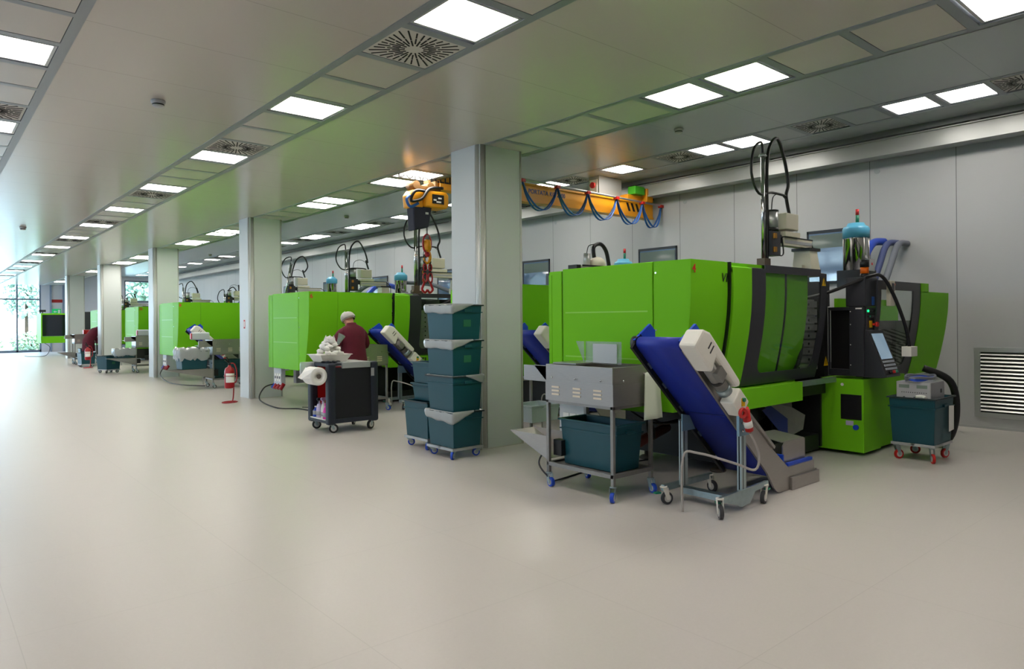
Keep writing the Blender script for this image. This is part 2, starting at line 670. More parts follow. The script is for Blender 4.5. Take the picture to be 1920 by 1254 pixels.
def strip(idx, x0, x1, z, pitch, phase, lights, vents, name, tile_mat, ymin):
    xc = (x0 + x1) / 2
    w = 0.07
    rails = MB()
    rails.box(x0, x0 + w, Y0, FARY, z - 0.004, z + 0.05).box(x1 - w, x1, Y0, FARY, z - 0.004, z + 0.05)
    rails.box(x0, x1, Y0, FARY, z + 0.05, z + 0.08)
    used = sorted(list(lights) + list(vents))
    edges = []
    for y in used:
        for e in (y - pitch / 2, y + pitch / 2):
            if not edges or abs(e - edges[-1]) > 0.16:
                edges.append(e)
            else:
                edges[-1] = (e + edges[-1]) / 2
    cells = [(a, b) for a, b in zip([Y0] + edges, edges + [FARY])]
    bars = list(edges)
    tiles = MB()
    for a, b in cells:
        if any(a < y < b for y in used):
            continue
        n = max(1, round((b - a) / pitch))
        for q in range(n):
            ya, yb = a + (b - a) * q / n, a + (b - a) * (q + 1) / n
            if q:
                bars.append(ya)
            tiles.box(x0 + w + 0.004, x1 - w - 0.004, ya + 0.04, yb - 0.04, z - 0.002, z + 0.03)
    for y in bars:
        rails.box(x0 + w, x1 - w, y - 0.036, y + 0.036, z - 0.004, z + 0.05)
    struct('trim_%d' % idx, rails, STRIPM)
    struct('ceiling_tiles_%d' % idx, tiles, tile_mat)
    seen = [y for y in lights if y >= ymin]
    for y in lights:
        if y < ymin:
            place_light(xc, y, z + 0.006, 'lit ceiling panel overhead behind the viewpoint, %s' % name, 'lit panels overhead, ' + name)
        else:
            place_light(xc, y, z + 0.006, '%s lit ceiling panel from the near end, %s' % (nth(seen.index(y)), name), 'lit panels, ' + name)
    for i, y in enumerate([v for v in vents if v >= ymin]):
        place_vent(xc, y, z + 0.0, '%s swirl vent from the near end, %s' % (nth(i), name), 'swirl vents, ' + name)


CT = mat('ceiling_tile', 'c1bab3', 0.25)
CTH = mat('high_ceiling_tile', 'a2a7a8', 0.3)
BL = [3.77, 6.30, 8.86, 11.42, 14.03, 16.63, 19.28, 21.95, 24.65, 27.3, 30.0, 32.7, 35.4, 38.1, 40.8]
strip(1, 0.15, 0.87, LOW, 0.6375, 3.77, [1.22] + BL, [8.20, 12.1, 15.95, 19.95, 24.0], 'in the strip over the open aisle', CT, 5.0)
strip(2, 2.49, 3.205, LOW, 0.6375, 3.77, [1.22] + BL, [4.42, 8.24, 12.1, 15.95, 19.95, 24.0, 28.0, 32.05, 36.0], 'in the strip between aisle and columns', CT, 2.0)
strip(3, 4.985, 5.735, LOW, 0.6375, 3.775, [0.6, 1.25, 3.15, 3.785, 8.24, 8.88, 10.86, 11.5, 15.95, 16.6, 18.5, 19.15, 23.6, 24.25, 26.2, 26.8, 31.2, 31.8, 36.5, 37.1, 39.7, 40.3],
      [], 'in the strip above the columns', CT, 1.0)
strip(4, 9.0, 9.8, HIGH, 0.6, 6.73, [2.68, 3.28, 5.53, 6.14, 7.93, 9.72, 10.33, 12.7, 15.1, 17.0, 17.6, 20.0, 20.6, 22.4, 24.8, 25.4, 28.4, 30.2, 32.6, 35.0, 37.4, 39.8, 42.2],
      [2.12, 4.42, 6.73, 9.13, 11.5, 13.95, 16.35, 18.8, 21.2, 23.6, 26.0, 29.0], 'in the high strip by the crane beam', CTH, 0.0)

# columns
COLY = [6.29, 13.52, 20.6, 27.6, 34.7]
CNAMES = ['column with the tall bin stack in front', 'column beside the fire extinguisher on its red stand',
          'column behind the bagged bin trolley row', 'column with the stooping worker behind', 'slim looking column nearest the glazed end wall']
for i, y in enumerate(COLY):
    x0, x1 = 4.93 - 0.03 * min(i, 3), 5.56 - 0.03 * min(i, 3)
    t = thing('column', 'grey panelled ' + CNAMES[i], 'column', (x0, y, 0), 0, 'grey panelled columns')
    L, D = x1 - x0, 0.56
    Bx(0.02, L, 0.02, D, 0, LOW).build('core_panel', COLM, t)
    e = MB()
    r = 0.085
    arc = [(r - r * math.cos(a), r - r * math.sin(a)) for a in [R90 * k / 6 for k in range(7)]]
    e.prism([(0.0, r)] + arc + [(r, 0.0), (r + 0.001, 0.03), (0.03, r + 0.001)], 'z', 0, LOW, True)
    e.box(L - 0.012, L + 0.012, -0.004, 0.02, 0, LOW)
    e.build('corner_profile', COLE, t)
    f = MB()
    f.box(r + 0.006, L - 0.016, 0.001, 0.03, 0, LOW)
    f.box(0.001, 0.03, r + 0.006, D, 0, LOW)
    f.build('face_panel', COLM, t)
    j = MB()
    j.box(r, r + 0.006, 0.003, 0.03, 0, LOW).box(L - 0.016, L - 0.012, 0.003, 0.03, 0, LOW).box(0.003, 0.03, r, r + 0.006, 0, LOW)
    j.build('joint', JOINT, t)
    s = MB().box(-0.004, L + 0.014, -0.006, D, 0, 0.012)
    s.build('floor_seal', mat('pale_seal', 'c9c8c2', 0.5), t)
    if i == 1:
        Bx(-0.001, 0.004, 0.26, 0.34, 1.37, 1.54).build('sign', mat('sign_red', 'c8202a', 0.5), t)
        Bx(-0.003, 0.0, 0.28, 0.32, 1.4, 1.51).build('sign_symbol', PAPER, t)

# overhead runway beam along the wall
rb = thing('runway_beam', 'long pale steel crane runway beam running below the ceiling along the wall', 'beam', (10.46, 0, 0))
b = MB()
b.box(0, 0.012, Y0, FARY - 0.1, 3.82, 4.03).box(-0.04, 0.14, Y0, FARY - 0.1, 4.02, 4.035).box(-0.02, 0.24, Y0, FARY - 0.1, 3.80, 3.822)
b.build('beam', mat('beam_paint', 'a9acab', 0.34, 0.2), rb)
for y in (-1, 2.9, 5.82, 8.75, 11.8, 14.6, 17.3, 20.0, 23, 26, 29, 32, 36, 40):
    Bx(0.0, 0.08, y - 0.05, y + 0.05, 4.035, HIGH).build('hanger', ALU, rb)
# grey strip whose tone stands in for the shade above the runway beam
tag(Bx(10.36, 10.40, Y0, FARY - 0.2, 4.045, HIGH).build('shade_strip', mat('shade_grey', '6a6e70', 0.5)), 'dark strip standing in for the shade between the high ceiling and the runway beam', 'shade strip')

# wall caps, louvre, internal windows in the panelled wall
for i, y in enumerate([4.24, 7.62, 11.05, 14.5, 17.9, 21.3]):
    o = MB().cyl((WALLX - 0.006, y, 3.66), (WALLX, y, 3.66), 0.042, n=20).build('round_cap', mat('cap_grey', 'a6abae', 0.4))
    tag(o, 'small round grey cap high on the wall, %s from the near end' % nth(i), 'wall cap', 'round caps high on the panelled wall')

for i, y in enumerate([4.4, 7.8, 11.24, 14.75, 18.3, 21.75, 25.2, 28.7]):
    w, za, zb = 0.9, 2.02, 2.865
    fr = MB()
    t_ = 0.045
    X = WALLX - 0.03
    fr.box(X, WALLX + 0.01, y, y + w, zb - t_, zb).box(X, WALLX + 0.01, y, y + w, za, za + t_)
    fr.box(X, WALLX + 0.01, y, y + t_ * 0.6, za, zb).box(X, WALLX + 0.01, y + w - t_ * 0.6, y + w, za, zb)
    o = struct('window_%d' % (i + 1), fr, mat('window_dark_frame', '1d222b', 0.4))
    Bx(X + 0.012, X + 0.02, y + 0.02, y + w - 0.02, za + 0.03, zb - 0.03).build('pane', DARKPANE, o)
    Bx(X + 0.008, X + 0.011, y + 0.04, y + w - 0.04, zb - 0.28, zb - 0.07).build('roller_blind', BLIND, o)

lv = thing('wall_louvre', 'large aluminium louvred grille low on the panelled wall', 'grille', (WALLX, 1.85, 0.155))
f = MB()
W, H = 1.16, 0.93
f.box(-0.03, 0, 0, W, 0, 0.06).box(-0.03, 0, 0, W, H - 0.06, H).box(-0.03, 0, 0, 0.07, 0.06, H - 0.06).box(-0.03, 0, W - 0.07, W, 0.06, H - 0.06)
f.build('frame', ALU, lv, bev=0.004)
sl = MB()
for k in range(16):
    z = 0.085 + k * 0.0495
    sl.prism([(-0.026, z), (-0.008, z + 0.022), (-0.005, z + 0.02), (-0.022, z - 0.004)], 'y', 0.07, W - 0.07)
sl.build('slats', mat('slat_aluminium', 'cfd0cc', 0.3, 0.5), lv)
Bx(-0.002, 0.0, 0.07, W - 0.07, 0.06, H - 0.06).build('dark_backing', BLACK, lv)

# far end wall: glazed bays, solid piers, high windows
fw = MB()
piers = [(-7, -6.2), (4.97, 6.05), (6.62, 8.9), (10.3, WALLX)]
for a, b in piers:
    fw.box(a, b, FARY, FARY + 0.3, 0, HIGH + 0.1)
fw.box(-7, 6.7, FARY, FARY + 0.3, 3.9, HIGH + 0.1)
fw.box(6.0, 6.65, FARY, FARY + 0.3, 0, 1.9)
fw.box(8.9, 10.3, FARY, FARY + 0.3, 0, 2.65).box(8.9, 10.3, FARY, FARY + 0.3, 3.9, HIGH + 0.1)
struct('wall_far', fw, mat('far_wall', 'cfcfd8', 0.55))


def glazing(n, x0, x1, z0, z1, vs, hs, th=0.075):
    m = MB()
    yy = FARY + 0.06
    m.box(x0, x1, yy, yy + 0.07, z0, z0 + th * 1.6).box(x0, x1, yy, yy + 0.07, z1 - th, z1)
    for v in [x0 + th / 2, x1 - th / 2] + vs:
        m.box(v - th / 2, v + th / 2, yy, yy + 0.07, z0, z1)
    for h in hs:
        m.box(x0, x1, yy + 0.005, yy + 0.065, h - th / 2, h + th / 2)
    o = struct('window_%d' % n, m, mat('glazing_frame', '6e7888', 0.5))
    Bx(x0, x1, yy + 0.03, yy + 0.036, z0, z1).build('pane', PANE, o)


glazing(11, -6.2, 4.97, 0.0, 3.9, [-5.1, -3.3, -1.5, 0.3, 2.1, 3.93], [2.78])
glazing(12, 6.05, 6.62, 1.9, 3.9, [], [2.75])
glazing(13, 8.9, 10.3, 2.65, 3.9, [], [])

# outside: ground, trees and a hedge beyond the glass
tag(Bx(-60, 60, FARY + 0.35, 120, -0.5, -0.25).build('ground_outside', mat('outside_grass', 'a4a896', 0.9, noise=0.2, nscale=2)), kind='structure')


def foliage(name, label, cat, c, r, sc, nb, hexc, trunk=0.0, group=None):
    t = thing(name, label, cat, c, 0, group)
    m = MB()
    for _ in range(nb * 7):
        a = Vector((random.gauss(0, 1), random.gauss(0, 1), random.gauss(0, 1))).normalized() * random.random() ** 0.4
        p = (a.x * r * sc[0], a.y * r * sc[1], trunk + r * sc[2] + a.z * r * sc[2])
        m.ball(p, r * random.uniform(0.05, 0.11), n=6, jitter=0.9)
    m.build('foliage', mat('leaf_' + hexc, hexc, 0.8, noise=0.5, nscale=6), t)
    MB().cyl((0, 0, -0.25), (0, 0, trunk + r * sc[2]), 0.14, 0.08, n=10).build('trunk', mat('bark', '4a3a2a', 0.9), t)
    return t


foliage('garden_tree', 'broad tree in leaf outside the glazed end wall, behind the central mullion', 'tree', (5.9, 60, 0), 1.5, (1, 1, 1.3), 70, 'a9bda8', 1.8)
foliage('garden_tree', 'tall tree outside the high window beside the panelled wall', 'tree', (13.2, 56, 0), 2.2, (1, 1, 1.4), 90, 'a3baa0', 2.0)
foliage('garden_tree', 'tree seen through the narrow window between two columns', 'tree', (9.4, 60, 0), 1.5, (1, 1, 1.4), 60, 'a6bca8', 1.8)
foliage('garden_shrub', 'low bright shrub outside at the foot of the glazed end wall', 'shrub', (5.0, 48.2, -0.25), 0.75, (1.5, 1, 0.9), 60, 'b4c49c', 0.0)
foliage('garden_shrub', 'low bright shrub outside against the pane beside the mullion', 'shrub', (2.9, 50.6, -0.25), 0.7, (1.5, 1, 0.8), 60, 'b8c8a2', 0.0)
# fittings on the end pier
ex = thing('exit_sign', 'green illuminated exit sign on the end wall pier', 'sign', (5.64, FARY - 0.05, 1.98))
Bx(-0.2, 0.2, 0, 0.04, 0, 0.3).build('box', mat('exit_green', '0a8a50', 0.4, emit='0a9a58', estr=0.6), ex)
MB().tri([(-0.14, -0.002, 0.15), (-0.06, -0.002, 0.21), (-0.06, -0.002, 0.17), (0.02, -0.002, 0.17), (0.02, -0.002, 0.13), (-0.06, -0.002, 0.13), (-0.06, -0.002, 0.09)], (0, 0.002, 0)).build('arrow', PAPER, ex)
Bx(0.07, 0.16, -0.002, 0.0, 0.05, 0.25).build('running_figure_panel', PAPER, ex)
tag(Bx(5.42, 5.94, FARY - 0.05, FARY - 0.01, 2.62, 2.78).build('alarm_light', REDS), 'long red alarm light on the end wall pier above the exit sign', 'alarm light')
pl = MB().box(5.35, 5.42, FARY - 0.12, FARY, 0, 3.54).box(5.92, 5.99, FARY - 0.12, FARY, 0, 3.54)
struct('trim_5', pl, mat('pilaster_blue', '8290a8', 0.5))

# smoke detectors
DET = [(1.69, 6.93, LOW, 'over the open aisle nearest the camera'), (1.70, 17.8, LOW, 'over the open aisle near the glazed end'),
       (8.15, 15.8, HIGH, 'on the high ceiling above the second machine'), (8.0, 5.74, HIGH, 'on the high ceiling above the nearest machine'),
       (8.6, 27.9, HIGH, 'on the high ceiling far down the crane bay')]
d0 = None
for x, y, z, w in DET:
    if d0 is None:
        d0 = thing('smoke_detector', '', 'smoke detector')
        MB().lathe([(0.0, 0), (0.062, 0), (0.062, -0.022), (0.05, -0.028), (0.05, -0.05), (0.035, -0.062), (0, -0.062)], n=20).build('housing', mat('detector_grey', 'b9b9bd', 0.5), d0)
        MB().lathe([(0.051, -0.034), (0.0515, -0.045)], n=20).build('sensor_slot', BLACK, d0)
        o = d0
        o.location = (x, y, z)
    else:
        o = dup(d0, (x, y, z))
    tag(o, 'round grey smoke detector ' + w, 'smoke detector', 'smoke detectors on the ceilings')
# ================================================================ INJECTION MACHINES
PROF = [(0.0, 2.0), (0.0, 1.72), (0.01, 1.55), (0.034, 1.36), (0.066, 1.18), (0.104, 1.0), (0.143, 0.84), (0.19, 0.69)]


def prof_y(z):
    for (a, za), (b, zb) in zip(PROF, PROF[1:]):
        if zb <= z <= za:
            return a + (b - a) * (za - z) / (za - zb)
    return PROF[-1][0]


def curved(x0, x1, z0, z1, off, th=0.02, n=22):
    """a panel that follows the machine's curved flank, between two stations along it"""
    zs = [z0 + (z1 - z0) * i / n for i in range(n + 1)]
    outer = [(prof_y(z) + off, z) for z in zs]
    inner = [(prof_y(z) + off + th, z) for z in reversed(zs)]
    return MB().prism(outer + inner, 'x', x0, x1)


def curved_hole(x0, x1, z0, z1, hx0, hx1, hz0, hz1, off, th=0.015):
    m = curved(x0, hx0, z0, z1, off, th)
    for a, b, c, d in ((hx1, x1, z0, z1), (hx0, hx1, z0, hz0), (hx0, hx1, hz1, z1)):
        q = curved(a, b, c, d, off, th)
        m.add(q.v, q.f)
    # rounded inner corners on the low side of the opening
    r = 0.1
    for sx, xc in ((1, hx0), (-1, hx1)):
        arc = [(xc + sx * (r - r * math.cos(t)), hz0 + r - r * math.sin(t)) for t in [R90 * k / 5 for k in range(6)]]
        poly = [(xc, hz0)] + [p for p in arc]
        pts = [(p[0], prof_y(p[1]) + off, p[1]) for p in poly]
        m.tri(pts, (0, th, 0))
    return m


def warning_sign(parent, loc, s=0.07, facing='-y'):
    a = MB()
    if facing == '-y':
        a.tri([(loc[0] - s / 2, loc[1], loc[2]), (loc[0] + s / 2, loc[1], loc[2]), (loc[0], loc[1], loc[2] + s)], (0, 0.003, 0))
        b = Bx(loc[0] - s * 0.05, loc[0] + s * 0.05, loc[1] - 0.001, loc[1], loc[2] + s * 0.15, loc[2] + s * 0.6)
    else:
        a.tri([(loc[0], loc[1] - s / 2, loc[2]), (loc[0], loc[1] + s / 2, loc[2]), (loc[0], loc[1], loc[2] + s)], (0.003, 0, 0))
        b = Bx(loc[0] - 0.001, loc[0], loc[1] - s * 0.05, loc[1] + s * 0.05, loc[2] + s * 0.15, loc[2] + s * 0.6)
    w = a.build('warning_sign', YSIGN, parent)
    b.build('warning_symbol', BLACK, w)


def machine(label, loc, length=5.3, door=1.64, number=None, full=True, doorlen=1.8):
    """moulding machine: x runs from the aisle end towards the wall, y away from the camera, z up"""
    t = thing('moulding_machine', label, 'machine', loc, 0, 'green moulding machines')
    W = 1.7
    # --- hood end, seen from the aisle
    e = MB().box(0.0, 0.03, 0.385, 1.50, 0.665, 2.0)
    e.build('end_panel', GREEN, t, bev=0.006)
    q = MB()
    for z in (1.56, 1.13):
        q.box(-0.004, 0.0, 0.44, 1.46, z, z + 0.012)
    q.build('panel_crease', mat('crease_green', '8fd048', 0.4), t)
    MB().box(0.004, 0.03, 1.52, W, 0.665, 1.985).build('side_strip', GREEN, t, bev=0.008)
    MB().box(0.02, 0.05, 1.49, 1.53, 0.67, 1.98).box(0.02, 0.05, 0.36, 0.40, 0.67, 1.98).build('shadow_gap', DARK, t)
    zs = [0.69 + (2.0 - 0.69) * i / 14 for i in range(15)]
    f = MB()
    vs = [(0.0, 0.372, z) for z in zs] + [(0.018, prof_y(z) + 0.0, z) for z in zs] + [(0.05, 0.372, z) for z in zs] + [(0.06, prof_y(z) + 0.02, z) for z in zs]
    n = len(zs)
    fs = []
    for i in range(n - 1):
        fs += [(i, i + 1, n + i + 1, n + i), (2 * n + i, 3 * n + i, 3 * n + i + 1, 2 * n + i + 1), (i, 2 * n + i, 2 * n + i + 1, i + 1), (n + i, n + i + 1, 3 * n + i + 1, 3 * n + i)]
    fs += [(0, n, 3 * n, 2 * n), (n - 1, 2 * n + n - 1, 4 * n - 1, 2 * n - 1)]
    f.add(vs, fs)
    f.build('corner_facet', GREEN, t)
    b = MB()
    for z in (0.95, 1.4, 1.9):
        b.cyl((-0.004, 0.348, z), (0.0, 0.348, z), 0.008, n=8)
    b.build('bolts', CHROME, t)
    # --- flank
    curved(0.02, 0.535, 0.69, 2.0, 0.0).build('side_panel', GREEN, t)
    curved(0.541, 1.60, 0.69, 1.998, 0.004).build('side_panel', GREEN, t)
    curved(0.52, 0.56, 0.70, 1.99, 0.016).build('panel_joint', DARK, t)
    top = 2.0 if full else 1.97
    Bx(0.03, min(2.05, length), 0.02, W, 1.955, 1.985).build('top_cover', GREEN, t)
    Bx(0.0, length - 0.1, W - 0.04, W, 0.67, 1.95).build('rear_panel', GREEN, t)
    Bx(0.05, 0.95, 0.33, W - 0.05, 0.67, 0.72).build('hood_floor', DEEP, t)
    # sliding guard door
    d0, d1 = door, door + doorlen
    if door < 1.2:
        curved(1.66, 2.12, 0.69, 1.95, 0.03).build('side_panel', GREEN, t)
        curved(1.60, 1.67, 0.69, 1.99, 0.02).build('panel_joint', DARK, t)
    dn = curved(d0, d0 + 0.31, 0.86, 2.008, -0.045, 0.03)
    dn.build('door', GREEN, t, bev=0.004)
    curved(d0 - 0.02, d0 + 0.005, 0.9, 2.0, -0.02, 0.04).build('door_seal', BLACK, t)
    fr = curved_hole(d0 + 0.31, d1, 0.86, 2.01, d0 + 0.56, d1 - 0.13, 0.97, 1.925, -0.04)
    fo = fr.build('door_frame', DARK, t)
    curved(d0 + 0.55, d1 - 0.12, 0.96, 1.93, -0.03, 0.004).build('door_window', TINT, fo)
    warning_sign(t, (d1 - 0.07, prof_y(1.87) - 0.045, 1.83), 0.085)
    # handle bar on the door
    # skirt below the door
    sk = Bx(0.6 if door < 1.2 else 1.55, 1.94 if door < 1.2 else 3.45, 0.0, 0.3, 0.655, 0.845).build('skirt', GREEN, t, bev=0.003)
    if not full or door > 1.2:
        text('lettering', 'ENGEL', 0.18, BLACK, sk, (1.83, -0.003, 0.685), FACE_NY, bold=0.004)
    else:
        text('lettering', 'VICTORY', 0.115, BLACK, t, (0.462, -0.006, 1.82), FACE_NY, shear=0.25)
    if number:
        text('number', number, 0.1, mat('number_red', 'c8281c', 0.5), t, (0.035, -0.006, 1.89), FACE_NY, bold=0.002)
    # rail, base, plinth
    Bx(1.94, 2.74, 0.02, 0.06, 0.79, 0.845).build('guide_rail', ZINC, t)
    ba = MB()
    ba.box(0.95, 1.62, 0.3, 1.5, 0.10, 0.66).box(2.74, length, 0.2, 1.5, 0.06, 0.84).box(1.62, 2.74, 0.9, 1.5, 0.10, 0.80)
    ba.box(1.62, 2.74, 0.22, 0.9, 0.03, 0.2)
    ba.build('base_frame', mat('machine_base', '15191a', 0.55), t)
    Bx(1.94, 2.74, 0.14, 0.3, 0.66, 0.79).build('cross_member', mat('dark_green_steel', '1a241c', 0.5), t)
    for x in (1.05, 2.0, 3.0, 4.2, 5.0):
        if x < length:
            for y in (0.42, 1.3):
                MB().lathe([(0.075, 0), (0.08, 0.015), (0.05, 0.035), (0.02, 0.04), (0.02, 0.1)], (x, y, 0), 14).build('levelling_foot', mat('foot_steel', '6b6358', 0.5, 0.4), t)
    # sockets under the hood
    so = Bx(0.06, 0.14, 1.28, 1.62, 0.36, 0.665).build('socket_box', mat('socket_grey', 'c3c6ca', 0.5), t, bev=0.004)
    for k in range(3):
        y = 1.33 + k * 0.095
        s_ = MB().box(0.05, 0.06, y - 0.04, y + 0.04, 0.42, 0.56)
        s_.build('socket', PAPER, so, bev=0.003)
        MB().cyl((0.045, y, 0.49), (0.05, y, 0.49), 0.026, n=14).build('socket_hole', mat('socket_shade', '6a6d70', 0.6), so)
    # interior: platens, tie bars, mould, drive box
    m = MB()
    for z in (1.05, 1.65):
        for y in (0.45, 1.25):
            m.cyl((0.6, y, z), (2.9, y, z), 0.045, n=12)
    m.build('tie_bars', CHROME, t)
    MB().box(1.1, 1.35, 0.28, 1.45, 0.85, 1.85).build('moving_platen', DEEP, t)
    if not full:
        MB().box(length - 0.06, length, 0.1, W, 0.1, 1.9).build('far_panel', GREEN, t)
        return t
    mo = MB()
    for k in range(9):
        z = 0.93 + k * 0.085
        mo.box(2.12, 2.62, 0.17, 0.6, z, z + 0.066)
        mo.box(2.14, 2.60, 0.19, 0.6, z + 0.066, z + 0.085)
    mo.build('mould_block', mat('mould_steel', 'a9a8a6', 0.4, 0.2, noise=0.2, nscale=9), t, bev=0.003)
    sc_ = MB()
    for k in range(9):
        for x in (2.2, 2.42):
            sc_.cyl((x, 0.166, 0.96 + k * 0.085), (x, 0.17, 0.96 + k * 0.085), 0.014, n=8)
    sc_.build('mould_bolts', BLACK, t)
    MB().box(2.14, 2.3, 0.2, 0.4, 1.70, 1.76).build('mould_clip', BLUEP, t)
    MB().box(2.62, 2.72, 0.1, 0.9, 0.85, 1.72).build('fixed_platen', BLACK, t)
    warning_sign(t, (2.66, 0.095, 0.97), 0.1)
    MB().box(1.9, 2.7, 0.62, 1.5, 0.85, 1.3).build('ejector_box', BLACK, t)
    a = MB()
    a.tube([(1.98, 0.15, 0.86), (2.06, 0.1, 1.05), (2.16, 0.12, 1.22)], 0.022, 8)
    a.build('hose_bracket', DARK, t)
    # dark cowl behind the pillar and round the far side
    MB().box(2.72, 2.84, 0.13, 0.6, 1.62, 1.90).build('cowl', DARK, t, bev=0.006)
    MB().prism([(2.4, 1.93), (3.7, 1.905), (3.7, 1.62), (2.4, 1.6)], 'y', 0.62, 0.66).build('cowl', DARK, t)
    MB().box(2.4, 5.2, 1.3, 1.34, 0.85, 1.88).build('inner_dark_panel', DARK, t)
    # control pillar
    MB().box(2.80, 3.12, -0.27, -0.06, 1.612, 1.93).build('pillar_head', DARK, t, bev=0.008)
    ff = MB()
    ff.box(2.79, 2.92, -0.25, -0.10, 0.86, 1.61)
    ff.box(2.79, 2.84, -0.10, 0.13, 1.575, 1.61).box(2.79, 2.84, -0.10, 0.13, 0.86, 0.93).box(2.79, 2.81, 0.11, 0.13, 0.93, 1.575)
    ff.build('pillar_frame', DARK, t, bev=0.003)
    MB().box(2.86, 3.1, -0.10, 0.13, 0.87, 1.6).build('pillar_recess', BLACK, t)
    rv = MB()
    for z in (0.98, 1.2, 1.42, 1.56):
        rv.cyl((2.786, -0.115, z), (2.79, -0.115, z), 0.006, n=8)
    rv.build('rivets', PAPER, t)
    Bx(2.785, 2.79, -0.235, -0.17, 1.585, 1.6).build('name_tape', PAPER, t)
    Bx(2.96, 3.02, -0.275, -0.27, 1.63, 1.72).build('sticker', mat('sticker_blue', '2a62b8', 0.5), t)
    # buttons
    bp = Bx(2.84, 3.09, -0.262, -0.08, 1.33, 1.607).build('button_panel', DARK, t, bev=0.003)
    k = 0
    for r_, z in enumerate((1.565, 1.505)):
        for c_ in range(5):
            x = 2.875 + c_ * 0.043
            mt = LEDG if (r_ == 0 and c_ == 0) else (GREENP if (r_ == 1 and c_ == 1) else RUBBER)
            MB().cyl((x, -0.272, z), (x, -0.262, z), 0.012, n=10).build('button', mt, bp)
    MB().box(2.91, 2.97, -0.27, -0.262, 1.385, 1.46).build('emergency_stop_plate', YSIGN, bp)
    MB().cyl((2.985, -0.27, 1.42), (2.985, -0.30, 1.42), 0.014, n=12).lathe([(0.026, -0.325), (0.028, -0.31), (0.022, -0.298)], (2.985, 0, 1.42), 14, 'y').build('emergency_stop', RED, bp)
    # slanted operating panel
    top_y, bot_y, zt, zb = -0.28, -0.47, 1.36, 0.86
    sx0, sx1 = 2.82, 3.2
    body = MB().prism([(top_y, zt), (bot_y, zb), (bot_y + 0.05, zb - 0.01), (-0.15, zb - 0.01), (-0.15, zt)], 'x', sx0, sx1)
    hb = body.build('operating_panel', DARK, t, bev=0.006)
    dirv = Vector((0, bot_y - top_y, zb - zt)).normalized()
    nrm = Vector((0, dirv.z, -dirv.y))
    if nrm.y > 0:
        nrm = -nrm
    rotp = Matrix(((1, 0, 0), (0, -dirv.y, nrm.y), (0, -dirv.z, nrm.z)))

    def onp(u, v, du, dv, h):
        """centre u along x, v down the slope, sizes, height off the slope"""
        c = Vector((u, top_y, zt)) + dirv * v + nrm * h / 2
        return MB().cbox(c, (du, dv, h), rotp)
    onp(3.01, 0.26, 0.37, 0.50, 0.004).build('bezel', BLACK, hb)
    onp(3.01, 0.19, 0.29, 0.29, 0.007).build('screen', LCD, hb)
    kb = MB()
    for r_ in range(3):
        for c_ in range(7):
            q = onp(2.885 + c_ * 0.042, 0.365 + r_ * 0.04, 0.034, 0.022, 0.012)
            kb.add(q.v, q.f)
    kb.build('keypad', mat('key_grey', 'a9b0bb', 0.5), hb)
    for x, mt in ((2.94, BLACK), (3.02, RED), (3.09, GREENP)):
        c = Vector((x, top_y, zt)) + dirv * 0.485
        MB().cyl(c, c + nrm * 0.03, 0.016, n=12).build('knob', mt, hb)
    # side arms of the panel
    MB().prism([(-0.14, 1.24), (-0.10, 1.24), (-0.36, 0.86), (-0.44, 0.86)], 'x', 2.84, 2.87).build('panel_bracket', DARK, t)
    # green control cabinet with its black ventilation window
    cb = MB().box(2.775, 3.22, -0.253, 0.3, 0.04, 0.83).build('cabinet', GREEN, t, bev=0.006)
    Bx(2.768, 2.776, -0.232, -0.012, 0.39, 0.66).build('vent_window', BLACK, cb, bev=0.003)
    MB().cyl((2.765, -0.03, 0.765), (2.776, -0.03, 0.765), 0.016, n=14).build('lock', PAPER, cb)
    MB().cyl((2.75, -0.175, 0.31), (2.776, -0.175, 0.31), 0.028, n=16).build('blue_cap', BLUEP, cb)
    Bx(2.771, 2.776, -0.145, -0.065, 0.325, 0.375).build('rating_label', mat('label_lilac', 'b9b4d0', 0.6), cb)
    MB().box(3.225, 4.0, -0.22, 0.3, 0.04, 0.825).build('cabinet', GREEN, t, bev=0.006)
    ib = MB().box(4.0, 5.3, -0.12, 0.4, 0.18, 0.74).build('injection_base', GREEN, t, bev=0.008)
    MB().box(4.0, 5.3, -0.1, 0.5, 0.74, 0.765).build('base_cover', mat('cover_grey', '8a8d88', 0.4), t)
    warning_sign(ib, (5.08, -0.124, 0.27), 0.09)
    # curved injection guard with a window
    g = curved(4.25, 5.2, 0.79, 1.80, -0.32, 0.02)
    q = curved(4.25, 4.5, 1.79, 1.90, -0.32, 0.02)
    g.add(q.v, q.f)
    go = g.build('injection_guard', GREEN, t)
    gf = curved_hole(3.0, 4.25, 0.79, 1.90, 3.1, 4.02, 0.92, 1.80, -0.315)
    gfo = gf.build('guard_frame', DARK, t)
    curved(3.09, 4.03, 0.91, 1.81, -0.305, 0.004).build('guard_window', TINT, gfo)
    MB().box(3.3, 5.1, 0.25, 0.29, 0.8, 1.72).build('inner_green_panel', GREEN, t)
    ij = MB().cyl((3.3, 0.1, 1.2), (4.9, 0.1, 1.2), 0.11, n=18).box(4.2, 4.9, -0.05, 0.22, 0.9, 1.45)
    ij.build('injection_unit', RUBBER, t)
    # beacon, junction box with its thick black cable
    bl = MB().cyl((3.05, -0.16, 1.93), (3.05, -0.16, 1.98), 0.045, n=16).cyl((3.05, -0.16, 2.05), (3.05, -0.16, 2.13), 0.048, n=16).build('beacon', BLACK, t)
    MB().cyl((3.05, -0.16, 1.98), (3.05, -0.16, 2.05), 0.044, n=16).build('orange_lens', ORANGE, bl)
    MB().tube([(2.2, 0.1, 1.70), (2.6, 0.0, 1.78), (2.85, -0.28, 1.93), (3.05, -0.34, 1.94), (3.25, -0.38, 1.75), (3.42, -0.44, 1.4), (3.45, -0.47, 1.16)], 0.019, 8).build('black_cable', BLACK, t)
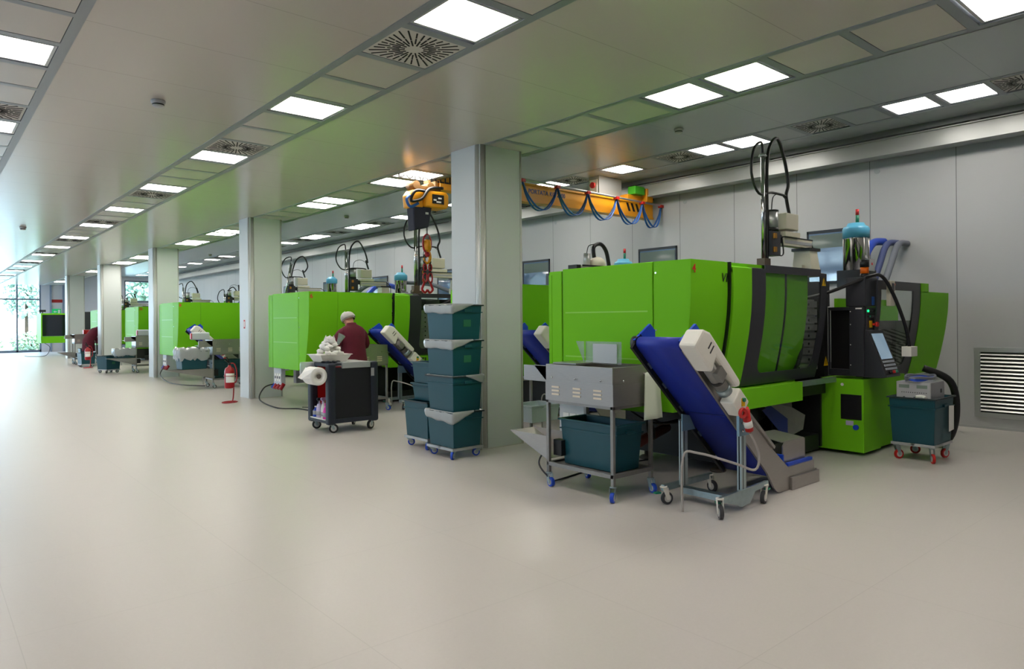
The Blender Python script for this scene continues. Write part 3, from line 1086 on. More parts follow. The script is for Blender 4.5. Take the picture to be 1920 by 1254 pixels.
    MB().box(3.36, 3.54, -0.52, -0.42, 1.06, 1.17).build('junction_box', WHITEP, t, bev=0.004)
    jb = MB().box(3.24, 3.36, -0.36, -0.31, 1.62, 1.9).build('hand_terminal', CREAM, t, bev=0.006)
    MB().box(3.27, 3.33, -0.364, -0.36, 1.78, 1.87).build('terminal_display', DARK, jb)
    MB().cyl((3.38, -0.34, 1.86), (3.36, -0.34, 1.86), 0.018, n=10).build('terminal_button', RED, jb)
    return t


m4 = machine('green moulding machine number four with its sliding door pushed open and a control panel', (4.9, 3.42, 0), door=0.6, number='4')
m4['group'] = 'green moulding machines'
m6 = machine('green moulding machine number six with the worker in burgundy standing beside it', (4.9, 10.88, 0), door=1.64, number='6')
m8 = machine('green moulding machine number eight between the second and third columns, bagged bin in front', (4.85, 18.25, 0), door=1.64, number='8')
m10 = machine('green moulding machine number ten seen through the gap past the third column', (5.15, 23.7, 0), door=1.64, number='10')
m5 = machine('green moulding machine set back behind the column with the tall bin stack', (6.45, 7.3, 0), length=3.95, full=False)
m7 = machine('green moulding machine set back, hidden behind machine number six', (6.45, 14.4, 0), length=3.95, full=False)
m9 = machine('green moulding machine set back, hidden behind the one numbered eight', (6.45, 21.3, 0), length=3.95, full=False)
m11 = machine('green moulding machine showing past the fourth column', (5.2, 30.0, 0), length=5.0, full=False)

# the last machine shows a dark glazed door
t = thing('moulding_machine', 'farthest green machine with a wide black glazed door, beside the glazed end wall', 'machine', (4.28, 38.0, 0))
MB().box(0, 2.6, 0, 1.6, 0.6, 0.9).box(0, 2.6, 0, 1.6, 1.9, 1.97).box(0, 0.05, 0, 1.6, 0.9, 1.9).build('body', GREEN, t, bev=0.01)
MB().box(0.05, 1.6, 0.01, 0.06, 0.92, 1.9).build('door_window', mat('black_glass', '0a0b18', 0.08), t)
MB().box(1.6, 1.95, -0.03, 0.3, 0.6, 2.04).build('control_pillar', DARK, t)
MB().box(1.3, 2.5, 0.5, 1.3, 0.0, 0.6).build('base_frame', DEEP, t)
MB().box(-0.06, 0.2, 0.1, 0.25, 2.03, 2.13).box(0.06, 0.1, 0.14, 0.2, 1.97, 2.03).build('top_motor', BLACK, t)


# ---------------------------------------------------------------- handling robots on the machines
def robot(label, loc, tilt=0.0, up=0.85):
    t = thing('handling_robot', label, 'robot', loc, 0, 'handling robots above the machines')
    # pedestal, cross arm, carriage with box, motor, vertical axis with gripper, cable loops
    MB().frustum((0.95, 0, -0.12), (0.26, 0.26), (0.93, 0, 0.2), (0.19, 0.2)).box(0.75, 0.82, -0.04, 0.04, -0.08, 0.02).build('pedestal', CREAM, t)
    MB().box(0.8, 1.08, -0.12, 0.12, 0.2, 0.235).build('pedestal_flange', BLACK, t)
    ar = MB().box(0.28, 0.98, -0.06, 0.06, 0.235, 0.335).build('cross_arm', CREAM, t, bev=0.004)
    MB().box(0.29, 0.97, -0.064, -0.06, 0.262, 0.3).build('linear_rail', ALU, ar)
    MB().box(0.26, 0.62, -0.09, 0.09, 0.34, 0.40).build('carriage', CREAM, t, bev=0.004)
    MB().box(0.26, 0.56, -0.1, 0.1, 0.42, 0.62).build('drive_box', CREAM, t, bev=0.012)
    MB().box(0.28, 1.0, -0.06, 0.06, 0.328, 0.345).build('cable_chain', BLACK, t)
    mo = MB().cyl((0.10, 0, 0.43), (0.10, 0, 0.62), 0.075, n=18).build('motor', ALU, t)
    MB().cyl((0.10, 0, 0.62), (0.10, 0, 0.64), 0.08, n=18).build('motor_cap', BLACK, mo)
    MB().cyl((0.10, 0, 0.39), (0.10, 0, 0.43), 0.08, n=18).build('motor_cap', BLACK, mo)
    MB().box(0.0, 0.2, -0.06, 0.06, 0.1, 0.39).box(0.17, 0.27, -0.04, 0.05, 0.26, 0.36).build('gearbox', DARK, t, bev=0.006)
    MB().box(0.03, 0.08, -0.08, -0.06, 0.14, 0.2).box(0.03, 0.08, -0.08, -0.06, 0.3, 0.36).build('valves', mat('brass', 'b07a30', 0.4, 0.6), t)
    R = Matrix.Rotation(tilt, 3, 'Y')
    ax = lambda p: tuple(R @ Vector(p))
    v = MB().cyl(ax((-0.09, 0, -0.02)), ax((-0.09, 0, up + 0.4)), 0.022, n=10).cyl(ax((-0.04, 0.02, 0.0)), ax((-0.04, 0.02, up + 0.38)), 0.016, n=8)
    v.build('vertical_axis', CHROME, t)
    MB().cyl(ax((-0.09, 0, up + 0.4)), ax((-0.09, 0, up + 0.43)), 0.05, 0.03, n=14).build('axis_cap', ALU, t)
    MB().tube([ax((-0.01, 0, 0.0)), ax((0.0, 0, 0.5)), ax((0.0, 0, up + 0.2)), ax((0.06, 0, up + 0.52)), ax((0.25, 0, up + 0.66)), ax((0.42, 0, up + 0.42)), (0.5, 0, up + 0.15), (0.45, 0, 0.85), (0.52, 0, 0.64)], 0.02, 8).build('cable_loop', BLACK, t)
    MB().tube([ax((-0.09, 0, up + 0.44)), ax((-0.12, 0, up + 0.56)), ax((-0.28, 0, up + 0.46)), ax((-0.34, 0, up + 0.18)), ax((-0.18, 0, up - 0.04)), (0.1, 0, up), (0.38, 0, up + 0.0), (0.46, 0, up - 0.02)], 0.015, 8).build('cable_loop', BLACK, t)
    MB().tube([(0.1, 0, 0.64), (0.14, 0, 0.8), (0.3, 0, 0.86), (0.45, 0, 0.8)], 0.006, 6).build('thin_cable', BLACK, t)
    MB().tube([(1.0, 0, 0.33), (1.12, 0, 0.25), (1.13, 0, 0.0), (1.0, 0, -0.1)], 0.008, 6).build('thin_cable', BLACK, t)
    MB().tube(
        [(0.13, -0.05, 0.3), (0.18, -0.05, 0.12), (0.28, -0.05, 0.14), (0.24, -0.05, 0.32)], 0.008, 6).build('thin_cable', BLACK, t)
    MB().box(-0.15, -0.02, -0.05, 0.05, -0.1, 0.06).cyl((-0.12, -0.06, -0.06), (-0.12, 0.06, -0.06), 0.05, n=12).box(-0.02, 0.08, -0.03, 0.03, -0.14, -0.04).build('gripper', mat('gripper_bronze', '5a4c3e', 0.45, 0.5), t)
    return t


robot('tall handling robot with two black cable loops above machine number four', (7.57, 4.2, 2.13))
# low-slung robot on machine 5
r5 = thing('handling_robot', 'low handling robot with a folded black cable above the set-back machine', 'robot', (8.7, 8.1, 2.35), 0, 'handling robots above the machines')
MB().box(-0.3, 0.6, -0.15, 0.15, -0.1, 0.05).build('cross_arm', CREAM, r5, bev=0.006)
MB().box(-0.32, 0.62, -0.16, -0.15, 0.03, 0.06).box(0.6, 0.8, -0.06, 0.06, -0.05, 0.0).box(-0.4, -0.3, -0.1, 0.1, -0.2, 0.06).build('arm_trim', BLACK, r5)
MB().ball((0.2, 0, 0.1), 0.14, (1.3, 1, 0.9)).build('drive_box', CREAM, r5)
MB().cyl((-0.05, 0, 0.05), (-0.05, 0, 0.27), 0.06, n=14).build('motor', ALU, r5)
MB().tube([(0.15, 0, 0.15), (0.12, 0, 0.38), (0.3, 0, 0.45), (0.45, 0, 0.32), (0.52, 0, 0.05)], 0.035, 8).tube([(-0.05, 0, 0.27), (0.0, 0, 0.4), (0.15, 0, 0.44)], 0.008, 6).build('cable_loop', BLACK, r5)
MB().box(-0.9, 0.9, 0.05, 0.12, -0.33, -0.1).build('gantry', DARK, r5)

robot('handling robot at machine number six just past the hanging chain, partly behind the column', (7.55, 11.6, 2.13))
robot('handling robot with one wide round cable loop, above the hidden machine', (7.9, 15.2, 2.13), up=0.65)
robot('handling robot with a leaning pole above machine number eight', (8.0, 19.1, 2.13), tilt=0.18, up=0.65)
robot('squat handling robot with bunched cables above the top edge of machine number eight', (7.3, 22.1, 1.98), up=0.1).scale = (0.8,) * 3
robot('handling robot with arched cables near the third column', (6.75, 24.5, 1.98), up=0.45).scale = (0.8,) * 3
robot('handling robot above machine number ten against the high window', (6.2, 30.7, 1.98), up=0.2).scale = (0.8,) * 3


# ---------------------------------------------------------------- granulate loaders
def loader(label, loc):
    t = thing('granulate_loader', label, 'hopper loader', loc, 0, 'blue capped loaders above the machines')
    MB().lathe([(0.145, 0.0), (0.145, 0.42), (0.15, 0.43)], n=20).build('steel_cylinder', CHROME, t)
    rb_ = MB()
    for k in range(6):
        a = k * math.pi / 3
        rb_.cyl((0.15 * math.cos(a), 0.15 * math.sin(a), 0.0), (0.15 * math.cos(a), 0.15 * math.sin(a), 0.43), 0.012, n=8)
    rb_.build('tie_rods', STEEL, t)
    MB().lathe([(0.165, 0.43), (0.168, 0.55), (0.15, 0.58), (0.12, 0.59), (0.1, 0.63), (0.0, 0.64)], n=12).build('cap', LBLUE, t)
    sg = MB().cyl((0.04, 0, 0.63), (0.04, 0, 0.74), 0.022, n=12).build('signal_lamp', GREENP, t)
    MB().cyl((0.04, 0, 0.74), (0.04, 0, 0.82), 0.022, n=12).build('red_lens', RED, sg)
    MB().box(-0.09, 0.09, -0.2, -0.15, -0.02, 0.14).build('control_box', GREYEQ, t, bev=0.004)
    MB().box(-0.02, 0.02, -0.203, -0.2, 0.06, 0.09).build('red_switch', RED, t)
    MB().box(-0.18, 0.18, -0.18, 0.18, -0.22, 0.0).build('hopper_base', DARK, t)
    return t


loader('blue capped chrome loader beside the machine number four control pillar', (9.5, 4.0, 2.12))
loader('blue capped loader peeking over the middle of machine number four', (9.6, 8.1, 1.94))
loader('blue capped loader with grey hoses past the hanging chain', (9.4, 15.3, 2.1))
loader('blue capped loader above the top edge of machine number six', (9.6, 19.6, 2.22))
loader('blue capped loader above the aisle end of machine number eight', (6.35, 25.15, 2.22))


def hose(name, label, pts, r, m, cat='hose', group=None):
    o = MB().tube(pts, r, 10, steps=8).build(name, m)
    return tag(o, label, cat, group)


def ribbed(pts, r, m, name, label, group=None):
    return hose(name, label, pts, r, m, 'hose', group)


ribbed([(9.75, 4.05, 2.15), (10.1, 4.1, 2.42), (10.45, 4.15, 2.57), (10.74, 4.13, 2.60)], 0.055, BLUEP, 'suction_hose', 'bright blue suction hose arching into the wall behind the chrome loader')
ribbed([(9.8, 3.92, 1.9), (10.1, 3.95, 2.2), (10.45, 3.98, 2.52), (10.79, 3.96, 2.57)], 0.045, BLUEHOSE, 'suction_hose', 'middle blue grey hose arching into the wall beside the chrome loader')
ribbed([(9.85, 3.8, 1.9), (10.15, 3.82, 2.2), (10.5, 3.85, 2.51), (10.79, 3.83, 2.55)], 0.043, GREYHOSE, 'suction_hose', 'grey hose arching into the wall, farthest from the chrome loader')
ribbed([(9.15, 15.5, 2.45), (8.8, 15.9, 2.42), (8.5, 16.3, 2.1), (8.3, 16.6, 1.95)], 0.055, GREYHOSE, 'suction_hose', 'grey hose dropping to the machine from the loader past the chain')
ribbed([(9.5, 15.3, 2.48), (9.9, 14.6, 2.4), (10.2, 13.8, 2.12), (10.3, 13.0, 2.1), (10.4, 12.2, 2.25)], 0.05, GREYHOSE, 'suction_hose', 'long sagging grey hose running from the loader to behind the column')
ribbed([(9.0, 16.6, 2.05), (9.6, 16.9, 2.45), (10.2, 17.2, 2.5), (10.7, 17.4, 2.4)], 0.07, BLUEP, 'suction_hose', 'thick blue hose by the small wall window beyond machine number six')
ribbed([(9.8, 20.0, 2.3), (10.1, 19.4, 2.35), (10.3, 18.8, 2.15), (10.5, 18.3, 2.05)], 0.06, BLUEHOSE, 'suction_hose', 'blue grey hose beside the loader above machine number six')
ribbed([(7.2, 20.9, 1.95), (7.4, 20.6, 2.3), (7.6, 20.2, 2.45), (7.7, 19.6, 2.4)], 0.06, BLUEHOSE, 'suction_hose', 'blue grey hose by the wall window above machine number eight')
# ================================================================ CRANE
GY = 8.3
cr = thing('bridge_crane_girder', 'yellow bridge crane girder running from the hoist to the wall beam', 'crane', (5.78, GY, 3.4))
g = MB()
L = 10.72 - 5.78
g.box(0, L, 0, 0.02, 0.03, 0.29).box(0, L, -0.02, 0.16, 0.27, 0.3).box(0, L, -0.02, 0.16, 0, 0.03).box(0, L, 0.12, 0.14, 0.03, 0.27)
g.build('girder', YELLOW, cr)
text('lettering', 'PORTATA KG 2000', 0.1, mat('plate_blue', '20356e', 0.5), cr, (1.72, -0.003, 0.15), FACE_NY, bold=0.002)
text('lettering', 'DONATELLI', 0.17, BLACK, cr, (-0.72, -0.003, 0.1), FACE_NY, bold=0.004)
st = MB()
for k in range(3):
    st.prism([(4.15 + k * 0.13, 0.25), (4.21 + k * 0.13, 0.25), (4.28 + k * 0.13, 0.1), (4.22 + k * 0.13, 0.1)], 'y', -0.003, 0)
st.build('black_chevrons', BLACK, cr)
et = MB().box(L - 0.72, L - 0.12, 0.02, 0.3, 0.3, 0.42).box(L - 0.3, L - 0.12, -0.1, 0.02, 0.3, 0.55)
et.build('end_truck', YELLOW, cr, bev=0.008)
MB().cyl((L - 0.12, 0.1, 0.42), (L + 0.12, 0.1, 0.42), 0.07, n=16).build('buffer', BLACK, cr)
tm = MB().box(L - 0.62, L - 0.34, -0.08, 0.1, 0.42, 0.57).build('travel_motor', mat('motor_green', '3fae1a', 0.4), cr, bev=0.012)
MB().box(L - 0.34, L - 0.2, -0.05, 0.09, 0.44, 0.55).build('motor_body', BLACK, tm)
# festoon rail with looping flat cable
MB().cyl((0.4, -0.16, 0.33), (L + 0.06, -0.16, 0.25), 0.018, n=8).build('festoon_rail', ALU, cr)
xs = [0.5, 1.45, 2.22, 2.95, 3.7, 4.42, 4.98]
fc = MB()
for a, b in zip(xs, xs[1:]):
    za, zb = 0.31 - 0.016 * a, 0.31 - 0.016 * b
    for dy in (-0.03, 0.02):
        pts = []
        for k in range(13):
            u = k / 12
            s = math.sin(math.pi * u)
            pts.append((a + (b - a) * (u + 0.0), -0.16 + dy * s * 2, za + (zb - za) * u - 0.43 * s ** 0.7))
        for p, q in zip(pts, pts[1:]):
            fc.add([(p[0], p[1] - 0.02, p[2]), (q[0], q[1] - 0.02, q[2]), (q[0], q[1] + 0.02, q[2]), (p[0], p[1] + 0.02, p[2]),
                    (p[0], p[1] - 0.02, p[2] + 0.012), (q[0], q[1] - 0.02, q[2] + 0.012), (q[0], q[1] + 0.02, q[2] + 0.012), (p[0], p[1] + 0.02, p[2] + 0.012)],
                   [(0, 1, 2, 3), (4, 7, 6, 5), (0, 4, 5, 1), (3, 2, 6, 7)], True)
fc.build('festoon_cable', BLUEC, cr)
for x in xs[1:]:
    MB().box(x - 0.04, x + 0.04, -0.2, -0.12, 0.29 - 0.016 * x, 0.34 - 0.016 * x).build('cable_trolley', RED, cr, bev=0.004)

# hanging box on the high ceiling behind the girder
hb_ = thing('hanging_duct_box', 'pale box hanging from the high ceiling behind the yellow girder', 'duct', (9.42, 8.5, 3.55))
MB().box(0, 0.62, 0, 0.26, 0, HIGH - 3.55).build('casing', CEILH, hb_)
MB().cyl((0.0, 0.13, 0.4), (-0.05, 0.13, 0.4), 0.055, n=16).build('alarm_horn', RED, hb_)
MB().box(-0.012, 0, 0.04, 0.22, 0.25, 0.5).build('horn_plate', PAPER, hb_)

# electric chain hoist with hook
ho = thing('chain_hoist', 'yellow electric chain hoist with a black chain bag hanging from the crane girder', 'hoist', (5.55, GY, 3.2))
MB().prism([(-0.13, -0.1), (0.24, -0.1), (0.28, -0.06), (0.28, 0.1), (0.24, 0.14), (-0.13, 0.14)], 'y', -0.14, 0.12).build('motor_body', YELLOW, ho, bev=0.02)
MB().prism([(-0.34, -0.12), (-0.13, -0.12), (-0.13, 0.13), (-0.3, 0.13), (-0.36, 0.05)], 'y', -0.1, 0.1).build('gear_case', YELLOW, ho, bev=0.02)
MB().box(-0.01, 0.19, -0.145, -0.14, -0.04, 0.09).build('control_plate', BLACK, ho)
for dx, dz, w in ((0.01, 0.0, 0.05), (0.09, 0.03, 0.06), (0.06, -0.025, 0.08)):
    MB().box(dx, dx + w, -0.147, -0.145, dz, dz + 0.022).build('plate_symbol', PAPER, ho)
MB().box(-0.28, 0.18, -0.08, 0.08, 0.16, 0.2).box(-0.02, 0.02, -0.06, 0.06, 0.14, 0.3).box(0.1, 0.14, -0.06, 0.06, 0.14, 0.3).cyl((-0.24, -0.1, 0.2), (-0.24, 0.1, 0.2), 0.06, n=14).cyl((0.0, -0.1, 0.2), (0.0, 0.1, 0.2), 0.06, n=14).build('trolley_frame', mat('brown_iron', '6a4a20', 0.5, 0.3), ho)
MB().prism([(-0.28, -0.44), (-0.04, -0.38), (0.02, -0.08), (-0.3, -0.1)], 'y', -0.1, 0.08).build('chain_bag', mat('bag_navy', '262838', 0.7), ho, bev=0.02)
MB().box(-0.1, -0.05, -0.104, -0.1, -0.2, -0.17).build('bag_label', PAPER, ho)
MB().tube([(-0.1, -0.12, 0.12), (-0.3, -0.16, 0.1), (-0.36, -0.14, -0.04), (-0.2, -0.16, 0.0), (-0.05, -0.14, 0.16), (0.2, -0.1, 0.2)], 0.022, 8).build('control_cable', BLACK, ho)
MB().tube([(-0.36, -0.1, 0.04), (-0.42, -0.12, -0.03), (-0.36, -0.12, -0.12), (-0.24, -0.14, -0.06)], 0.02, 8).build('blue_cable', BLUEC, ho)


def chain(m, x, y, z0, z1, link=0.045, r=0.006):
    n = int((z0 - z1) / (link * 0.72))
    for k in range(n):
        zc = z0 - link * 0.72 * (k + 0.5)
        pts = []
        for q in range(8):
            a = 2 * math.pi * q / 8
            u, w = link * 0.3 * math.cos(a), link * 0.5 * math.sin(a)
            pts.append((x + u, y, zc + w) if k % 2 == 0 else (x, y + u, zc + w))
        m.tube(pts, r, 5, closed=True, steps=1)
    return m


chain(MB(), -0.01, 0, -0.1, -0.52, 0.04).build('load_chain', STEELM, ho)
hk = thing('crane_hook', 'yellow crane hook block on the hoist chain holding red slings', 'hook', (5.54, GY, 2.32))
MB().lathe([(0.02, 0.34), (0.055, 0.32), (0.06, 0.24), (0.05, 0.19), (0.02, 0.18)], n=16).build('hook_block', YELLOW, hk)
MB().cyl((0, 0, 0.34), (0, 0, 0.4), 0.03, n=12).build('shank', STEELM, hk)
MB().tube([(0.0, 0, 0.2), (0.04, 0, 0.13), (0.045, 0, 0.05), (0.0, 0, 0.0), (-0.045, 0, 0.03), (-0.05, 0, 0.08)], [0.028, 0.012], 10).build('hook', YELLOW, hk)
sl = thing('chain_sling', 'red and black chain sling hanging from the yellow hook', 'chain sling', (5.54, GY, 1.96))
ring = [(0.07 * math.cos(2 * math.pi * k / 16), 0, 0.32 + 0.13 * math.sin(2 * math.pi * k / 16)) for k in range(16)]
MB().tube(ring, 0.014, 8, closed=True, steps=1).build('master_link', REDS, sl)
MB().lathe([(0.03, 0.13), (0.045, 0.16), (0.03, 0.2)], n=12).build('coupling', REDS, sl)
for s in (-1, 1):
    c = chain(MB(), s * 0.045, 0, 0.15, -0.14, 0.05, 0.009).build('sling_chain', DEEP, sl)
    rr = MB()
    for z, rad in ((-0.02, 0.035), (-0.17, 0.05)):
        rr.tube([(s * 0.045 + rad * 0.7 * math.cos(2 * math.pi * k / 12), -0.01, z + rad * 1.3 * math.sin(2 * math.pi * k / 12)) for k in range(12)], 0.012, 6, closed=True, steps=1)
    rr.tube([(s * 0.045, 0, -0.22), (s * 0.07, 0, -0.28), (s * 0.09, 0, -0.34), (s * 0.04, 0, -0.38), (s * 0.0, 0, -0.34)], 0.018, 8)
    rr.build('sling_hook', REDS, sl)
sl.location.z = 2.28


# ================================================================ CARTS, BINS
def caster(parent, x, y, top, r, wm, fm=None, ang=0.0, brake=None, w=0.03):
    fm = fm or ZINC
    c, s = math.cos(ang), math.sin(ang)
    ox, oy = x - 0.03 * c, y - 0.03 * s
    m = MB()
    m.cyl((x, y, top - 0.012), (x, y, top), 0.03, n=14)
    for k in (-1, 1):
        px, py = -s * k * (w / 2 + 0.006), c * k * (w / 2 + 0.006)
        m.tri([(x + px + 0.022 * c, y + py + 0.022 * s, top - 0.012), (x + px - 0.03 * c, y + py - 0.03 * s, top - 0.012), (ox + px - 0.016 * c, oy + py - 0.016 * s, r - 0.01), (ox + px + 0.012 * c, oy + py + 0.012 * s, r - 0.01)],
              (-s * 0.004, c * 0.004, 0))
    cs = m.build('caster', fm, parent)
    a = (ox - s * -w / 2, oy + c * -w / 2, r)
    b = (ox - s * w / 2, oy + c * w / 2, r)
    MB().cyl(a, b, r, n=20).build('wheel', wm, cs, bev=0.004)
    MB().cyl((a[0] + s * 0.003, a[1] - c * 0.003, r), (b[0] - s * 0.003, b[1] + c * 0.003, r), r * 0.62, n=16).build('hub', mat('wheel_hub', 'c4c4c0', 0.4), cs)
    if brake:
        MB().cbox((x + 0.06 * c, y + 0.06 * s, top - 0.05), (0.05, 0.035, 0.012), Matrix.Rotation(ang, 3, 'Z')).build('brake_pedal', brake, cs)
    return cs


def tub(L_, W_, H_, name, label, loc, rotz=0, m=None, label_pocket=False, group=None, rimm=None):
    """open tapered plastic bin"""
    m = m or TEAL
    t = thing(name, label, 'bin', loc, rotz, group)
    b = MB()
    k = 0.90
    th = 0.012
    def rect(l, w, z):
        return [(-l / 2, -w / 2, z), (l / 2, -w / 2, z), (l / 2, w / 2, z), (-l / 2, w / 2, z)]
    o = rect(L_ * k, W_ * k, 0) + rect(L_, W_, H_) + rect(L_ - 2 * th, W_ - 2 * th, H_) + rect(L_ * k - 2 * th, W_ * k - 2 * th, th)
    fs = [(3, 2, 1, 0)]
    for a in range(3):
        for i in range(4):
            j = (i + 1) % 4
            fs.append((a * 4 + i, a * 4 + j, a * 4 + 4 + j, a * 4 + 4 + i))
    fs.append((12, 13, 14, 15))
    b.add(o, fs)
    b.build('tub', m, t, bev=0.006)
    r = MB()
    e = 0.018
    for (a0, a1, c0, c1) in ((-L_ / 2 - e, L_ / 2 + e, -W_ / 2 - e, -W_ / 2 + 0.004), (-L_ / 2 - e, L_ / 2 + e, W_ / 2 - 0.004, W_ / 2 + e), (-L_ / 2 - e, -L_ / 2 + 0.004, -W_ / 2, W_ / 2), (L_ / 2 - 0.004, L_ / 2 + e, -W_ / 2, W_ / 2)):
        r.box(a0, a1, c0, c1, H_ - 0.012, H_ + 0.003)
    r.build('rim', rimm or RIM, t, bev=0.003)
    z = H_ * 0.79
    q = k + (1 - k) * 0.79
    l, w = L_ * q / 2, W_ * q / 2
    d = MB()
    for (a0, a1, c0, c1) in ((-l - 0.012, l + 0.012, -w - 0.012, -w + 0.002), (-l - 0.012, l + 0.012, w - 0.002, w + 0.012), (-l - 0.012, -l + 0.002, -w, w), (l - 0.002, l + 0.012, -w, w)):
        d.box(a0, a1, c0, c1, z - 0.006, z + 0.004)
    d.build('ledge', m, t)
    for s in (-1, 1):
        MB().box(-0.05, 0.05, s * w - (0.022 if s < 0 else 0), s * w + (0.022 if s > 0 else 0), z, z + 0.03).build('handle', m, t, bev=0.004)
    if label_pocket:
        q2 = (k + (1 - k) * 0.45)
        MB().box(-0.045, 0.055, -W_ * q2 / 2 - 0.004, -W_ * q2 / 2 + 0.01, H_ * 0.38, H_ * 0.58).build('label_pocket', mat('pocket_green', '2f6b52', 0.3), t)
    return t


def liner(label, loc, L_, W_, drop, m=None, rotz=0, sag=(1, 1, 1, 1), group=None, puff=0.0):
    """plastic liner folded over a bin's rim; sag gives the overhang at the corners, starting at (-x, -y), counter-clockwise"""
    t = MB()
    N = 56
    pts = []
    for i in range(N):
        u = i / N * 4
        s, f = int(u), u - int(u)
        c = [(-1, -1), (1, -1), (1, 1), (-1, 1), (-1, -1)]
        x = (c[s][0] + (c[s + 1][0] - c[s][0]) * f) * L_ / 2
        y = (c[s][1] + (c[s + 1][1] - c[s][1]) * f) * W_ / 2
        k = sag[s] + (sag[(s + 1) % 4] - sag[s]) * f
        pts.append((x, y, k))
    rnd = random.Random(label)
    ph = [rnd.random() * 6 for _ in range(6)]
    rows = [(0.97, -0.05), (0.995, 0.004), (1.06, 0.01 + puff), (1.10, -0.1 * drop + puff * 0.6), (1.105, -0.4 * drop), (1.085, -0.8 * drop), (1.06, -1.0 * drop)]
    vs = []
    for j, (sc, dz) in enumerate(rows):
        for i, (x, y, k) in enumerate(pts):
            w = 1 + 0.006 * math.sin(i * 1.4 + ph[0]) * j / 3 + 0.004 * math.sin(i * 2.7 + ph[1] + j)
            zz = dz
            if j >= 3:
                zz = dz * max(k, 0.03) * (1 + 0.05 * math.sin(i * 0.5 + ph[2]) + 0.04 * math.sin(i * 1.1 + ph[3]))
            if puff and j >= 1:
                w += rnd.uniform(-0.02, 0.05)
                zz += rnd.uniform(-0.5, 0.6) * puff
            if k <= 0.02 and j >= 2 and not puff:
                w, zz = 0.96 / sc, -0.02
            vs.append((x * sc * w, y * sc * w, zz))
    n = len(pts)
    fs = []
    for j in range(len(rows) - 1):
        for i in range(n):
            fs.append((j * n + i, j * n + (i + 1) % n, (j + 1) * n + (i + 1) % n, (j + 1) * n + i))
    if puff:
        top = [(x * 0.97 * (1 - q), y * 0.97 * (1 - q), rnd.uniform(-0.6, 1.0) * puff * (0.4 + q)) for q in (0.0, 0.25, 0.5, 0.75, 0.98) for (x, y, k) in pts]
        o0 = len(vs)
        vs += top
        for j in range(4):
            for i in range(n):
                fs.append((o0 + j * n + i, o0 + j * n + (i + 1) % n, o0 + (j + 1) * n + (i + 1) % n, o0 + (j + 1) * n + i))
    t.add(vs, fs, True)
    o = t.build('bin_liner', m or BAG, None, thick=0.002, loc=loc)
    o.rotation_euler = (0, 0, rotz)
    return tag(o, label, 'bin liner', group)


def dolly(label, loc, L_, W_, wheelm, r=0.043, rotz=0, top=0.125, cast_col=None, group=None):
    t = thing('bin_dolly', label, 'dolly', loc, rotz, group)
    f = MB()
    a, b = L_ / 2, W_ / 2
    f.box(-a, a, -b, -b + 0.03, top - 0.028, top).box(-a, a, b - 0.03, b, top - 0.028, top).box(-a, -a + 0.03, -b, b, top - 0.028, top).box(a - 0.03, a, -b, b, top - 0.028, top)
    f.box(-a, a, -0.02, 0.02, top - 0.02, top)
    f.build('frame', ALU, t, bev=0.003)
    for i, (x, y) in enumerate(((-a + 0.04, -b + 0.04), (a - 0.04, -b + 0.04), (a - 0.04, b - 0.04), (-a + 0.04, b - 0.04))):
        caster(t, x, y, top - 0.028, r, wheelm, cast_col, ang=[0.6, -0.4, 1.9, 2.6][i], w=0.026)
    return t


# tall stack of four bins in front of the first column
SX, SY, HB = 4.545, 6.285, 0.388
dolly('low aluminium dolly with blue wheels under the stack of four teal bins', (SX, SY, 0), 0.42, 0.5, BLUEP, top=0.118)
LB = ['bottom teal bin of the stack of four, white liner folded out', 'teal bin second from the bottom in the stack of four',
      'teal bin third from the bottom in the stack of four, with a pale label pocket', 'topmost teal bin of the stack of four']
for i in range(4):
    tub(0.40, 0.5, HB - 0.003, 'plastic_bin', LB[i], (SX, SY, 0.118 + HB * i), 0, TEAL, i >= 2, 'teal bins')
liner('white liner over the rim of the topmost bin in the tall stack', (SX, SY, 0.118 + HB * 4), 0.40, 0.5, 0.10, BAG, sag=(1.0, -0.45, 0.0, 0.85))
liner('white liner squeezed under the topmost bin of the tall stack', (SX, SY, 0.118 + HB * 3), 0.40, 0.5, 0.10, BAG, sag=(1.0, -0.45, 0.0, 0.85))
liner('liner corner poking out from under the third bin of the tall stack', (SX, SY, 0.118 + HB * 2), 0.40, 0.5, 0.09, BAG, sag=(-0.6, 1.0, 0.0, 0.0))
liner('white liner of the bottom bin in the tall stack', (SX, SY, 0.118 + HB), 0.40, 0.5, 0.11, BAG, sag=(1.2, -0.5, 0.0, 0.7))

# smaller pile beside it
dolly('low dolly with blue wheels under the teal bin and two small crates', (4.66, 6.94, 0), 0.42, 0.5, BLUEP, top=0.125)
tub(0.42, 0.5, 0.425, 'plastic_bin', 'teal bin on a dolly carrying two small crates, behind the stack of four', (4.66, 6.94, 0.125), 0, TEAL, False, 'teal bins')
tub(0.36, 0.4, 0.2, 'plastic_crate', 'lower small teal crate on the bin behind the stack of four', (4.69, 6.90, 0.555), 0, TEAL, False, 'small teal crates', TEAL)
tub(0.36, 0.4, 0.25, 'plastic_crate', 'upper small teal crate on the bin behind the stack of four', (4.69, 6.90, 0.757), 0, TEAL, False, 'small teal crates', TEAL)


